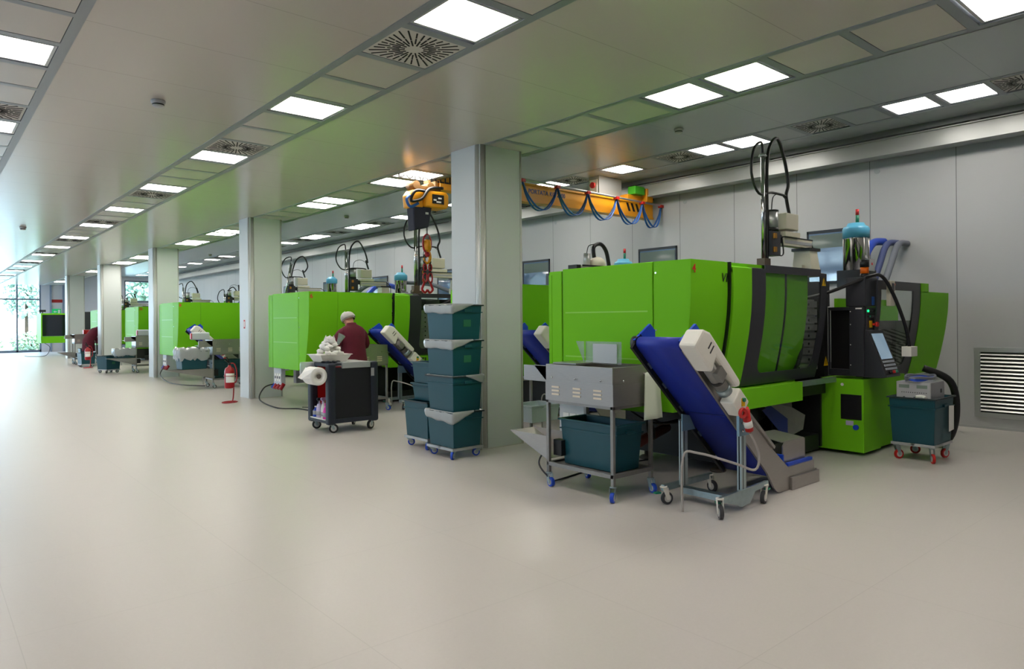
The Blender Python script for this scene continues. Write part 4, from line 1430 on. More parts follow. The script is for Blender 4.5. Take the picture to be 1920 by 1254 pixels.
# stainless sorting table on wheels (near corner at origin; long side towards +y; louvred face towards -x)
def sorting_table(label, loc, rotz=0, trays=True, wheelm=None, top=1.1, tl=0.5, group='steel sorting tables'):
    t = thing('sorting_table', label, 'table', loc, rotz, group)
    W_, D_ = 0.52, 0.79
    zb = 0.785
    b = MB()
    th = 0.012
    b.box(0, th, 0, D_, zb, top).box(W_ - th, W_, 0, D_, zb, top).box(th, W_ - th, 0, th, zb, top).box(th, W_ - th, D_ - th, D_, zb, top)
    b.box(0, W_, 0, D_, zb, zb + 0.02)
    b.build('hopper_tray', STEEL, t, bev=0.002)
    b = MB().box(-0.006, 0, -0.004, D_, zb - 0.005, zb + 0.175).box(-0.006, W_ + 0.004, -0.008, -0.004, zb - 0.005, zb + 0.175)
    b.build('lower_casing', STEEL, t)
    sc_ = MB()
    for y in (0.12, 0.42, 0.7):
        sc_.ball((-0.012, y, zb + 0.2), 0.009, n=8)
    for x in (0.12, 0.4):
        sc_.ball((x, -0.012, zb + 0.2), 0.009, n=8)
    sc_.build('bolts', CHROME, t)
    for y in (0.16, 0.40, 0.66):
        lm = MB()
        for k in range(3):
            lm.box(-0.012, -0.005, y - 0.045, y + 0.045, zb + 0.045 + k * 0.032, zb + 0.06 + k * 0.032)
        lm.build('louvre', mat('louvre_cream', 'e0d2bc', 0.5), t)
    for x, y in ((0.0, 0.0), (W_ - 0.03, 0.0), (W_ - 0.03, D_ - 0.03), (0.0, D_ - 0.03)):
        Bx(x, x + 0.03, y, y + 0.03, 0.125, zb).build('leg', STEELM, t, bev=0.002)
    s = MB().box(0.0, W_, 0.0, D_, zb - 0.03, zb - 0.005)
    s.build('top_frame', STEELM, t)
    s = MB().box(0.0, W_, -0.002, 0.03, 0.19, 0.222).box(0.0, W_, D_ - 0.03, D_, 0.19, 0.222).box(-0.002, 0.03, 0.03, D_ - 0.03, 0.19, 0.222).box(W_ - 0.03, W_, 0.03, D_ - 0.03, 0.19, 0.222).box(0.03, W_ - 0.03, 0.03, D_ - 0.03, 0.195, 0.205)
    s.build('shelf', STEELM, t)
    wm = wheelm or BLUEP
    for i, (x, y) in enumerate(((0.015, 0.015), (W_ - 0.015, 0.015), (W_ - 0.015, D_ - 0.015), (0.015, D_ - 0.015))):
        caster(t, x, y, 0.128, 0.042, wm, ZINC, ang=[0.5, 1.3, 1.2, 1.4][i], w=0.032)
    if trays:
        # sloping outfeed tray at the far end and a short lip at the top
        y0 = D_
        m = MB().tri([(0.0, y0, 0.45), (0.0, y0 + tl, 0.45), (0.0, y0 + 0.0, 0.24)], (0.004, 0, 0)).tri([(0.3, y0, 0.45), (0.3, y0 + tl, 0.45), (0.3, y0 + 0.0, 0.24)], (0.004, 0, 0))
        m.tri([(0.0, y0, 0.24), (0.3, y0, 0.24), (0.3, y0 + tl, 0.44), (0.0, y0 + tl, 0.44)], (0, 0, 0.004))
        m.build('outfeed_tray', STEEL, t)
        MB().box(0.02, 0.3, y0, y0 + 0.3, 0.97, 0.975).box(0.0, 0.02, y0, y0 + 0.3, 0.94, 1.08).tri([(0.0, y0, 0.95), (0.0, y0 + 0.16, 1.085), (0.0, y0, 1.085)], (0.004, 0, 0)).build('side_lip', STEEL, t)
        MB().box(0.05, 0.12, D_ - 0.14, D_ - 0.04, 0.28, 0.42).build('switch_box', BLACK, t)
    return t


sorting_table('stainless sorting table on blue wheels nearest the blue conveyor', (4.3, 3.75, 0))
tub(0.34, 0.66, 0.40, 'plastic_bin', 'teal bin on the lower shelf of the nearest sorting table', (4.56, 4.12, 0.212), 0, TEAL, False, 'teal bins', TEAL)
bg = thing('hanging_bag', 'pale green plastic bag hanging on the end of the nearest sorting table', 'bag', (4.76, 3.68, 0))
MB().sheet(lambda u, v: ((-0.09 - 0.02 * v) + (0.18 + 0.05 * v) * u, 0.03 - (0.05 + 0.03 * v) * math.sin(math.pi * u) + 0.006 * math.sin(u * 14), 1.04 - 0.40 * v + 0.02 * math.sin(u * 3)), 14, 10).build('bag', BAGW, bg, thick=0.004)
MB().cyl((-0.09, 0.05, 1.035), (0.09, 0.05, 1.035), 0.006, n=8).build('rail', CHROME, bg)
ac = thing('acrylic_holder', 'clear plastic sheet holder standing on the nearest sorting table', 'holder', (4.62, 4.15, 1.1))
MB().box(0.0, 0.008, -0.22, 0.2, 0.0, 0.2).build('sheet', CLEAR, ac)
MB().box(-0.012, -0.004, -0.18, 0.1, 0.01, 0.18).build('paper_sheet', mat('milky_sheet', 'b9c0c4', 0.4), ac)
MB().tri([(-0.02, 0.2, 0.0), (-0.02, 0.3, 0.2), (-0.02, 0.2, 0.2)], (0.004, 0, 0)).build('side_wing', CLEAR, ac)
tb = thing('steel_bench_flap', 'thin steel edge plate lying on the nearest sorting table', 'plate', (4.42, 4.2, 1.1))
MB().box(-0.03, 0.35, 0.05, 0.34, 0.0, 0.012).build('plate', STEEL, tb)

# bin with a measuring instrument on top
dolly('low dolly with red wheels under the bin that carries the grey instrument', (8.07, 2.74, 0), 0.52, 0.42, RED, r=0.05, top=0.185)
tub(0.55, 0.44, 0.475, 'plastic_bin', 'dark teal bin on red wheels with a paper notice on its side', (8.07, 2.74, 0.185), 0, mat('deep_teal_plastic', '0a4450', 0.42), False, 'teal bins', RIM)

nt = thing('paper_notice', 'white paper sheet taped to the side of the bin with red wheels', 'notice', (8.2, 2.505, 0.3))
MB().prism([(-0.06, 0), (0.08, 0.01), (0.085, 0.26), (-0.055, 0.27)], 'y', -0.004, 0.0).build('sheet', PAPER, nt)
ins = thing('measuring_instrument', 'grey bench instrument with two displays standing in the red wheeled bin', 'instrument', (7.86, 2.58, 0.62))
MB().box(0, 0.4, 0, 0.33, 0, 0.2).build('case', GREYEQ, ins, bev=0.006)
MB().box(-0.006, 0, 0.01, 0.32, 0.01, 0.19).build('front_panel', mat('front_panel_grey', 'b4b4b8', 0.5), ins)
for y in (0.03, 0.2):
    MB().box(-0.009, -0.006, y, y + 0.1, 0.135, 0.17).build('display', LCDG, ins)
kb = MB()
for k in range(12):
    kb.cyl((-0.01, 0.04 + k * 0.021, 0.09), (-0.006, 0.04 + k * 0.021, 0.09), 0.005, n=6)
for y in (0.05, 0.15, 0.25):
    kb.cyl((-0.014, y, 0.035), (-0.006, y, 0.035), 0.011, n=10)
kb.build('front_keys', RUBBER, ins)
MB().box(0.28, 0.31, -0.003, 0.0, 0.08, 0.12).build('side_socket', BLACK, ins)
for j, (m, lb) in enumerate(((BLUEP, 'coiled blue tube lying on the grey instrument'), (GREYHOSE, 'coiled grey tubes lying on the grey instrument'))):
    pts = [(8.05 + 0.24 * math.cos(a + j), 2.74 + (0.11 + 0.01 * j) * math.sin(a + j), 0.838 + 0.012 * j + 0.01 * (a / 6.28) + 0.008 * math.sin(3 * a)) for a in [k * 0.5 for k in range(24 + 6 * j)]]
    hose('coiled_tube', lb, pts, 0.011, m, 'tube')
hose('crumpled_tissue', 'crumpled white wipe in the bin with red wheels', [(7.84, 2.62, 0.66), (7.86, 2.66, 0.672), (7.83, 2.71, 0.665)], 0.02, TISSUE, 'wipe')
hose('black_hose', 'thick black hose looped on the floor behind the red wheeled bin', [(8.9, 3.0, 0.9), (9.0, 2.75, 0.75), (9.02, 2.7, 0.4), (9.0, 2.78, 0.08), (9.0, 3.0, 0.04), (9.0, 3.15, 0.06)], 0.04, BLACK, 'hose')


# ---------------------------------------------------------------- inclined conveyor
def conveyor(label, loc, rotz=0):
    """local x along travel (foot at +x), y across; near rail at y = 0"""
    t = thing('inclined_conveyor', label, 'conveyor', loc, rotz, 'blue inclined conveyors')
    A = math.radians(42.5)
    c, s = math.cos(A), math.sin(A)
    foot = Vector((-0.14, 0.1))            # underside start (x, z)
    Ln = 1.72
    d = Vector((-c, s))
    nrm = Vector((s, c))                   # upper side
    P = lambda a, h: (foot.x + d.x * a + nrm.x * h, foot.y + d.y * a + nrm.y * h)
    wy = 0.42
    # near steel rail incl. curved foot and horizontal infeed
    arc = []
    for k in range(7):
        th = math.radians(180 + (90 - 42.5) + 42.5 * k / 6)
        arc.append((-0.02 + 0.16 * math.cos(th), 0.165 + 0.16 * math.sin(th)))
    side = [P(Ln, 0.0)] + [P(0.15, 0.0)] + arc + [(0.62, 0.0), (0.62, 0.12), (0.57, 0.12), (0.57, 0.2), (0.1, 0.2), P(0.2, 0.2), P(Ln, 0.12)]
    MB().prism(side, 'y', 0.0, 0.02).build('side_rail', STEEL, t)
    MB().prism([P(Ln + 0.06, -0.035), P(0.1, -0.035), P(0.1, 0.11), P(Ln + 0.06, 0.11)], 'y', wy, wy + 0.025).build('side_rail', BLACK, t)
    MB().prism([P(Ln, 0.12), P(0.22, 0.2), P(0.22, 0.225), P(Ln, 0.145)], 'y', -0.02, 0.02).build('rail_lip', STEEL, t)
    MB().box(0.12, 0.62, -0.025, 0.0, 0.0, 0.11).build('foot_cover', STEEL, t, bev=0.003)
    # belt loop: under and upper run round the top roller
    under = [P(0.1, 0.0), P(Ln + 0.02, 0.0)]
    r = 0.05
    tc_ = P(Ln + 0.02, r)
    loop = [P(0.1, 0.0)]
    for k in range(9):
        th = math.pi * k / 8
        loop.append((tc_[0] - nrm.x * r * math.cos(th) + d.x * r * math.sin(th), tc_[1] - nrm.y * r * math.cos(th) + d.y * r * math.sin(th)))
    loop += [P(0.2, 0.1), (0.08, 0.14), (0.58, 0.14), (0.58, 0.12), (0.0, 0.12), P(0.12, 0.06)]
    MB().prism(loop, 'y', 0.025, wy - 0.005, True).build('belt', BELT, t)
    cl = MB()
    for a in (0.35, 0.95, 1.5):
        q = [P(a, 0.1), P(a + 0.015, 0.1), P(a + 0.015, 0.14), P(a, 0.14)]
        cl.prism(q, 'y', 0.04, wy - 0.02)
    q = [P(0.93, -0.003), P(0.945, -0.003), P(0.945, 0.0), P(0.93, 0.0)]
    cl.prism(q, 'y', 0.03, wy - 0.01)
    cl.build('cleats', BLUED, t)
    MB().box(0.14, 0.58, 0.02, 0.05, 0.2, 0.225).build('guard_strip', BLUEP, t)
    MB().box(0.1, 0.12, 0.05, wy, 0.12, 0.3).build('end_stop', BLUEP, t)
    MB().prism([(0.12, 0.2), (0.52, 0.2), (0.52, 0.4), (0.15, 0.4), (0.12, 0.37)], 'y', 0.06, 0.07).build('splash_plate', STEEL, t)
    MB().tri([(0.12, 0.07, 0.4), (0.52, 0.07, 0.4), (0.60, 0.4, 0.42), (0.2, 0.4, 0.43)], (0, 0, 0.006)).build('chute_lip', STEEL, t)
    # blue fins at the head
    for y in (0.0, wy):
        tp, w0 = P(Ln - 0.03, 0.19), P(Ln + 0.06, 0.05)
        MB().prism([P(Ln + 0.08, 0.03), P(Ln - 0.22, 0.08), P(Ln - 0.06, 0.25), P(Ln + 0.02, 0.25)], 'y', y, y + 0.02).build('head_fin', BLUEP, t)
    MB().cyl((tc_[0], wy, tc_[1]), (tc_[0], wy + 0.05, tc_[1]), 0.055, n=16).build('head_bearing', BLACK, t)
    cb = MB()
    for a in (0.25, 0.6, 0.95, 1.25, 1.5):
        q = [P(a, -0.012), P(a + 0.06, -0.012), P(a + 0.06, 0.02), P(a, 0.02)]
        cb.prism(q, 'y', wy - 0.01, wy + 0.03)
    cb.build('rail_clips', ZINC, t)
    # white drive cover with motor below
    dr = MB().prism([P(Ln + 0.1, -0.03), P(Ln + 0.1, 0.13), P(Ln + 0.02, 0.17), P(Ln - 0.52, 0.16), P(Ln - 0.55, 0.13), P(Ln - 0.52, 0.09), P(Ln - 0.16, 0.08), P(Ln - 0.2, -0.03)], 'y', -0.16, -0.01)
    do = dr.build('drive_cover', WHITEP, t, bev=0.02)
    MB().prism([P(Ln - 0.03, 0.06), P(Ln - 0.04, 0.06), P(Ln - 0.04, 0.12), P(Ln - 0.03, 0.12)], 'y', -0.164, -0.16).prism([P(Ln - 0.07, 0.05), P(Ln - 0.08, 0.05), P(Ln - 0.08, 0.12), P(Ln - 0.07, 0.12)], 'y', -0.164, -0.16).build('cover_slots', RUBBER, do)
    a0, a1 = P(Ln - 0.2, 0.04), P(Ln - 0.46, 0.04)
    MB().cyl((a0[0], -0.08, a0[1]), (a1[0], -0.08, a1[1]), 0.05, n=16).build('motor', STEELM, t)
    a2 = P(Ln - 0.52, 0.04)
    MB().cyl((a1[0], -0.08, a1[1]), (a2[0], -0.08, a2[1]), 0.056, n=16).build('motor_cap', ZINC, t)
    b0 = P(Ln - 0.3, 0.04)
    MB().cbox((b0[0], -0.135, b0[1]), (0.1, 0.05, 0.09), Matrix.Rotation(A, 3, 'Y')).build('gearbox', STEELM, t, bev=0.006)
    MB().cyl((P(Ln - 0.36, 0.04)[0], -0.08, P(Ln - 0.36, 0.04)[1]), (P(Ln - 0.39, 0.04)[0], -0.08, P(Ln - 0.39, 0.04)[1]), 0.055, n=16).build('motor_band', BLACK, t)
    # switch box with red plugs
    sb = P(Ln - 0.68, 0.07)
    so = MB().cbox((sb[0], -0.07, sb[1]), (0.17, 0.12, 0.15), Matrix.Rotation(A, 3, 'Y')).build('switch_box', WHITEP, t, bev=0.01)
    MB().box(sb[0] + 0.0, sb[0] + 0.045, -0.135, -0.13, sb[1] - 0.03, sb[1] + 0.03).build('switch_plate', YSIGN, so)
    MB().cyl((sb[0] + 0.02, -0.15, sb[1] + 0.02), (sb[0] + 0.02, -0.13, sb[1] + 0.02), 0.016, n=10).build('switch_knob', GREENP, so)
    pb = P(Ln - 0.82, 0.05)
    pl = MB().cyl((pb[0] - 0.03, -0.12, pb[1] + 0.06), (pb[0] + 0.04, -0.12, pb[1] - 0.12), 0.032, n=12).tube([(pb[0] - 0.09 + 0.035 * math.cos(k * 0.785), -0.14, pb[1] + 0.03 + 0.03 * math.sin(k * 0.785)) for k in range(8)], 0.014, 6, closed=True, steps=2).box(pb[0] - 0.06, pb[0] + 0.0, -0.15, -0.1, pb[1] - 0.0, pb[1] + 0.05)
    po = pl.build('red_plug', RED, so)
    MB().cyl((pb[0] + 0.01, -0.12, pb[1] - 0.04), (pb[0] + 0.03, -0.12, pb[1] - 0.09), 0.034, n=12).build('plug_collar', PAPER, po)
    # cable
    MB().tube([(pb[0] + 0.05, -0.12, pb[1] - 0.14), (pb[0] + 0.12, -0.15, pb[1] - 0.3), (pb[0] + 0.05, -0.16, pb[1] - 0.42), (pb[0] - 0.15, -0.1, pb[1] - 0.35), (pb[0] - 0.32, 0.1, pb[1] - 0.28), (pb[0] - 0.38, 0.2, pb[1] - 0.32), (pb[0] - 0.36, 0.22, pb[1] - 0.78)], 0.01, 6).build('grey_cable', mat('cable_grey', 'b0aaa6', 0.5), t)
    return t


CV = (5.63, 3.0, 0)
conveyor('blue inclined conveyor with white motor cover in front of machine number four', CV)


# wheeled aluminium stand that carries the conveyor
def stand(label, loc, rotz=0):
    t = thing('conveyor_stand', label, 'stand', loc, rotz, 'wheeled conveyor stands')
    p = MB()
    for (x, y, zt) in ((0.29, -0.02, 0.86), (0.17, 0.44, 0.66)):
        o = MB().box(x - 0.035, x + 0.035, y - 0.02, y + 0.02, 0.13, zt).build('post', mat('profile_aluminium', 'aab8bb', 0.3, 0.7), t, bev=0.003)
        MB().box(x - 0.016, x - 0.008, y - 0.021, y - 0.02, 0.13, zt).box(x - 0.036, x - 0.035, y - 0.006, y + 0.006, 0.13, zt).build('groove', DEEP, o)
        MB().box(x - 0.036, x + 0.036, y - 0.021, y + 0.021, zt, zt + 0.01).build('post_cap', DARK, o)
    f = MB()
    f.prism([(-0.06, 0.15), (0.64, 0.175), (0.64, 0.135), (0.44, 0.12), (0.36, 0.04), (0.24, 0.03), (0.16, 0.06), (-0.06, 0.12)], 'y', -0.05, -0.025)
    f.build('cross_foot', ZINC, t, bev=0.002)
    MB().box(-0.06, 0.62, 0.46, 0.49, 0.11, 0.16).build('cross_foot', ZINC, t, bev=0.002)
    MB().box(0.16, 0.24, -0.025, 0.46, 0.06, 0.11).build('tie_bar', ZINC, t, bev=0.002)
    br = MB().box(0.22, 0.36, -0.045, -0.02, 0.58, 0.78)
    bo = br.build('clamp_plate', mat('plate_blue_zinc', '86a4b4', 0.35, 0.6), t, bev=0.002)
    bb = MB()
    for z in (0.62, 0.68, 0.74):
        for x in (0.26, 0.32):
            bb.cyl((x, -0.055, z), (x, -0.045, z), 0.01, n=8)
    bb.build('clamp_bolts', CHROME, bo)
    MB().prism([(0.12, 0.58), (0.3, 0.58), (0.22, 0.70), (0.12, 0.72)], 'y', 0.41, 0.42).build('clamp_plate', mat('plate_blue_zinc', '86a4b4', 0.35, 0.6), t)
    for i, (x, y) in enumerate(((-0.05, -0.04), (0.6, -0.04), (0.6, 0.475), (-0.05, 0.475))):
        cs = caster(t, x, y, 0.15, 0.05, RUBBER, WHITEP, ang=[0.8, 0.2, 1.4, 2.8][i], brake=GREENP, w=0.03)
    return t


stand('wheeled aluminium stand under the blue conveyor at machine number four', (4.61, 2.97, 0))

# steel chute under machine 4
ch = thing('parts_chute', 'folded steel chute with a blue flank below the opened door of machine number four', 'chute', (6.4, 3.75, 0))
MB().tri([(-0.05, 0, 0.62), (0.55, -0.02, 0.62), (0.75, 0.3, 0.36), (0.2, 0.3, 0.36)], (0.0, 0, 0.006)).tri([(0.1, -0.05, 0.66), (0.75, -0.05, 0.66), (0.62, -0.12, 0.55), (0.85, -0.15, 0.45), (0.8, -0.15, 0.3), (0.45, -0.15, 0.25)], (0, 0.008, 0)).build('steel_plates', STEELM, ch)
MB().tri([(-0.05, -0.16, 0.58), (0.1, -0.16, 0.62), (0.45, -0.16, 0.45), (0.45, -0.16, 0.27), (0.38, -0.16, 0.27)], (0, 0.008, 0)).build('blue_flank', BLUED, ch)
# legs of the chute
MB().box(0.0, 0.02, 0.0, 0.02, 0.2, 0.6).box(0.6, 0.62, 0.1, 0.12, 0.2, 0.5).build('leg', DEEP, ch)

# things on the floor under machine number four's hood
pp = MB().cyl((4.95, 4.1, 0.33), (5.75, 4.3, 0.4), 0.048, n=18).build('brown_pipe', BROWN)
tag(pp, 'brown plastic pipe sticking out below the hood of machine number four', 'pipe')
hose('power_cable', 'dark cable looping on the floor beside the nearest sorting table', [(5.0, 4.85, 0.4), (4.55, 4.75, 0.3), (4.28, 4.62, 0.2), (4.32, 4.5, 0.06), (4.5, 4.6, 0.012), (5.2, 4.7, 0.012), (5.7, 4.5, 0.05)], 0.008, RUBBER, 'cable')
hose('cable_bundle', 'bundle of dark cables hanging under the hood of machine number four', [(5.0, 3.95, 0.7), (4.98, 3.93, 0.5), (5.02, 3.9, 0.42), (5.06, 3.93, 0.5), (5.04, 3.97, 0.62), (5.4, 4.1, 0.5), (5.8, 4.2, 0.48)], 0.014, BLACK, 'cable')
hose('cable_bundle', 'dark cables running from machine number four to its base under the hood', [(4.98, 4.2, 0.69), (5.1, 4.0, 0.55), (5.4, 3.95, 0.52), (5.85, 4.1, 0.5)], 0.01, BLACK, 'cable')
# ================================================================ PEOPLE
def hand(m, wrist, direction, up, side, curl=0.5):
    """palm, five separate fingers, thumb from the side; added to mesh builder m"""
    d = Vector(direction).normalized()
    u = (Vector(up) - d * Vector(up).dot(d)).normalized()
    s = d.cross(u) * side
    w = Vector(wrist)
    rot = Matrix((s, d, u)).transposed()
    m.cbox(w + d * 0.045, (0.078, 0.095, 0.026), rot)
    for k, (off, ln) in enumerate(((-0.029, 0.066), (-0.01, 0.078), (0.01, 0.072), (0.029, 0.056))):
        p = w + d * 0.088 + s * off
        q = p + d * ln * 0.5 - u * ln * 0.15 * curl
        r = q + d * ln * 0.3 - u * ln * 0.5 * curl
        e = r + d * ln * 0.1 - u * ln * 0.4 * curl
        m.tube([p - d * 0.015, q, r, e], [0.0095, 0.0075], 7, steps=2)
    p = w + d * 0.025 - s * 0.036
    m.tube([p + s * 0.012, p - s * 0.022 + d * 0.022 - u * 0.006, p - s * 0.03 + d * 0.055 - u * 0.02], [0.012, 0.009], 7, steps=2)


def person(label, loc, rotz, lean=0.15, head_bow=0.5, arm_l=None, arm_r=None, scale=1.0):
    """faces +y in its own frame; body, coat, trousers, hairnet and shoes"""
    t = thing('person', label, 'person', loc, rotz)
    t.scale = (scale,) * 3
    R = Matrix.Rotation(-lean, 3, 'X')
    hip = Vector((0, 0, 0.93))
    B = lambda x, y, z: hip + R @ (Vector((x, y, z)) - hip)
    sh = {s: B(0.17 * s, 0.0, 1.38) for s in (-1, 1)}
    el = {-1: Vector(arm_l[0]), 1: Vector(arm_r[0])}
    wr = {-1: Vector(arm_l[1]), 1: Vector(arm_r[1])}
    neck0, neck1 = B(0, 0.0, 1.38), B(0, 0.02, 1.46)
    RH = Matrix.Rotation(-(lean + head_bow), 3, 'X')
    hc = neck1 + RH @ Vector((0, 0.015, 0.10))
    # body: one connected skeleton grown with the skin modifier
    V, E, Rd = [], [], []

    def v(p, r, par=None):
        V.append(tuple(p)); Rd.append(r)
        if par is not None:
            E.append((par, len(V) - 1))
        return len(V) - 1
    pel = v(hip, 0.14)
    sp = v(B(0, 0, 1.12), 0.11, pel)
    chv = v(B(0, 0, 1.27), 0.105, sp)
    nk = v(neck0, 0.06, chv)
    n1 = v(neck1, 0.05, nk)
    h1 = v(neck1 + RH @ Vector((0, 0.012, 0.06)), 0.082, n1)
    h2 = v(neck1 + RH @ Vector((0, 0.008, 0.13)), 0.092, h1)
    v(neck1 + RH @ Vector((0, 0.005, 0.19)), 0.062, h2)
    for s in (-1, 1):
        a = v(sh[s] - Vector((0.02 * s, 0, 0.03)), 0.045, chv)
        b = v(el[s], 0.036, a)
        v(wr[s], 0.028, b)
        a = v((0.1 * s, 0, 0.84), 0.09, pel)
        b = v((0.11 * s, 0.02, 0.48), 0.062, a)
        c = v((0.12 * s, -0.02, 0.1), 0.042, b)
        v((0.13 * s, 0.12, 0.04), 0.035, c)
    me = bpy.data.meshes.new('body')
    me.from_pydata(V, E, [])
    o = bpy.data.objects.new('body', me)
    col.objects.link(o)
    bm = bmesh.new(); bm.from_mesh(me)
    ly = bm.verts.layers.skin.verify()
    for i, q in enumerate(bm.verts):
        q[ly].radius = (Rd[i], Rd[i])
        q[ly].use_root = (i == 0)
    bm.to_mesh(me); bm.free()
    md = o.modifiers.new('skin', 'SKIN'); md.use_smooth_shade = True
    md = o.modifiers.new('sub', 'SUBSURF'); md.levels = 2; md.render_levels = 2
    dg = bpy.context.evaluated_depsgraph_get(); dg.update()
    me2 = bpy.data.meshes.new_from_object(o.evaluated_get(dg))
    bpy.data.objects.remove(o)
    m = MB()
    m.add([q.co for q in me2.vertices], [tuple(p.vertices) for p in me2.polygons], True)
    fw, upv = RH @ Vector((0, 1, 0)), RH @ Vector((0, 0, 1))
    # face: nose, brow, lips, chin, ears, eyes
    m.tube([hc + fw * 0.082 + upv * 0.02, hc + fw * 0.105 - upv * 0.015, hc + fw * 0.088 - upv * 0.025], [0.009, 0.014], 7, steps=2)
    m.tube([hc + fw * 0.083 - upv * 0.047 + Vector((-0.022, 0, 0)), hc + fw * 0.09 - upv * 0.045, hc + fw * 0.083 - upv * 0.047 + Vector((0.022, 0, 0))], 0.006, 6, steps=2)
    m.ball(tuple(hc + fw * 0.07 - upv * 0.075), 0.025, n=8)
    for s in (-1, 1):
        m.ball(tuple(hc + Vector((0.086 * s, 0, 0)) - fw * 0.005), 0.026, (0.4, 0.8, 1.15), n=8)
        m.ball(tuple(hc + fw * 0.08 + Vector((0.03 * s, 0, 0)) + upv * 0.012), 0.011, n=8)
    for s in (-1, 1):
        d = (wr[s] - el[s]).normalized()
        hand(m, wr[s], d, (0, 0, 1), -s, 0.7)
    m.build('body', SKIN, t)

    g = MB()
    for s in (-1, 1):
        c = hc + fw * 0.096 + Vector((0.031 * s, 0, 0)) + upv * 0.012
        g.tube([c + Vector((0.022 * math.cos(a), 0, 0)) + upv * 0.017 * math.sin(a) for a in [k * math.pi / 5 for k in range(10)]], 0.0025, 5, closed=True, steps=1)
        g.tube([c + Vector((0.022 * s, 0, 0)), hc + Vector((0.09 * s, 0, 0)) + upv * 0.015], 0.0025, 5)
    g.build('spectacles', BLACK, t)
    # hair and net
    hr = MB()
    hr.sheet(lambda a, b: tuple(hc + RH @ Vector((0.099 * math.sin(b * 1.9) * math.sin(a * 6.2832), -0.012 + 0.112 * math.sin(b * 1.9) * math.cos(a * 6.2832), 0.015 + 0.112 * math.cos(b * 1.9) + 0.02 * math.cos(a * 6.2832)))), 24, 10)
    hr.build('hair', HAIR, t)
    nt_ = MB()
    nt_.sheet(lambda a, b: tuple(hc + RH @ Vector(((0.108 + 0.003 * math.sin(a * 90)) * math.sin(b * 1.75) * math.sin(a * 6.2832), -0.016 + 0.126 * math.sin(b * 1.75) * math.cos(a * 6.2832), 0.02 + (0.122 + 0.003 * math.sin(a * 50 + b * 20)) * math.cos(b * 1.75) + 0.022 * math.cos(a * 6.2832)))), 40, 12)
    n_ = nt_.build('hair_net', clear_mat('net_gauze', 'ffffff', 0.0, 0.62, 'dddad3', 0.5), t)
    # coat: loft of rounded sections, hanging to the knee
    secs = [(1.475, 0.066, 0.066, 0.0), (1.445, 0.08, 0.075, 0.0), (1.42, 0.14, 0.09, -0.003), (1.395, 0.185, 0.10, -0.005), (1.35, 0.215, 0.122, -0.01), (1.25, 0.212, 0.138, -0.012), (1.12, 0.20, 0.142, 0.0),
            (1.0, 0.202, 0.148, 0.0), (0.9, 0.215, 0.155, 0.0), (0.75, 0.225, 0.165, 0.0), (0.6, 0.235, 0.175, 0.0), (0.5, 0.24, 0.18, 0.0)]
    nA = 40
    vs = []
    for j, (z, rx, ry, oy) in enumerate(secs):
        for i in range(nA):
            a = 2 * math.pi * i / nA
            f = 1 + (0.03 * math.sin(a * 7 + 1) + 0.02 * math.sin(a * 11)) * max(0, (1.2 - z)) * 1.6
            ca, sa = math.cos(a), math.sin(a)
            x = rx * f * math.copysign(abs(ca) ** 0.8, ca)
            y = ry * f * math.copysign(abs(sa) ** 0.85, sa) + oy
            vs.append(B(x, y, z) if z > 0.93 else Vector((x, y, z)))
    fs = [(j * nA + i, j * nA + (i + 1) % nA, (j + 1) * nA + (i + 1) % nA, (j + 1) * nA + i) for j in range(len(secs) - 1) for i in range(nA)]
    ct = MB().add(vs, fs, True)
    ct.build('coat', MAROON, t, thick=0.004)
    for s in (-1, 1):
        top = sh[s] - Vector((0.06 * s, 0, 0.05))
        mid = (sh[s] + el[s]) / 2 + Vector((0.018 * s, -0.008, 0.0))
        m2 = (el[s] + wr[s]) / 2
        pts = [top, sh[s] + Vector((0.0, 0, -0.06)), mid, el[s] + Vector((0.008 * s, -0.012, -0.008)), m2, wr[s] - (wr[s] - el[s]).normalized() * 0.02]
        MB().tube(pts, [0.08, 0.06], 16, steps=4).build('sleeve', MAROON, t)
    for s in (-1, 1):
        MB().tube([(0.1 * s, 0, 0.88), (0.11 * s, 0.02, 0.5), (0.12 * s, -0.015, 0.09)], [0.098, 0.072], 14, steps=4).build('trouser_leg', TROUSER, t)
        MB().prism([(-0.09, 0.0), (0.17, 0.0), (0.18, 0.03), (0.12, 0.06), (0.02, 0.1), (-0.08, 0.1)], 'x', 0.13 * s - 0.045, 0.13 * s + 0.045).build('shoe', PAPER, t, bev=0.012)
    return t


person('person in burgundy coat and hairnet seen from behind, working beside machine number six', (5.27, 10.0, 0), 0.12, 0.12, 0.55,
       arm_l=((-0.29, 0.06, 1.13), (-0.17, 0.34, 1.09)), arm_r=((0.27, 0.1, 1.12), (0.14, 0.36, 1.08)), scale=1.0)
person('person in burgundy coat bending over bins beside a column', (4.62, 28.6, 0), -1.2, 0.75, 0.3,
       arm_l=((-0.28, 0.42, 1.0), (-0.26, 0.52, 0.75)), arm_r=((0.26, 0.45, 1.0), (0.2, 0.58, 0.76)))

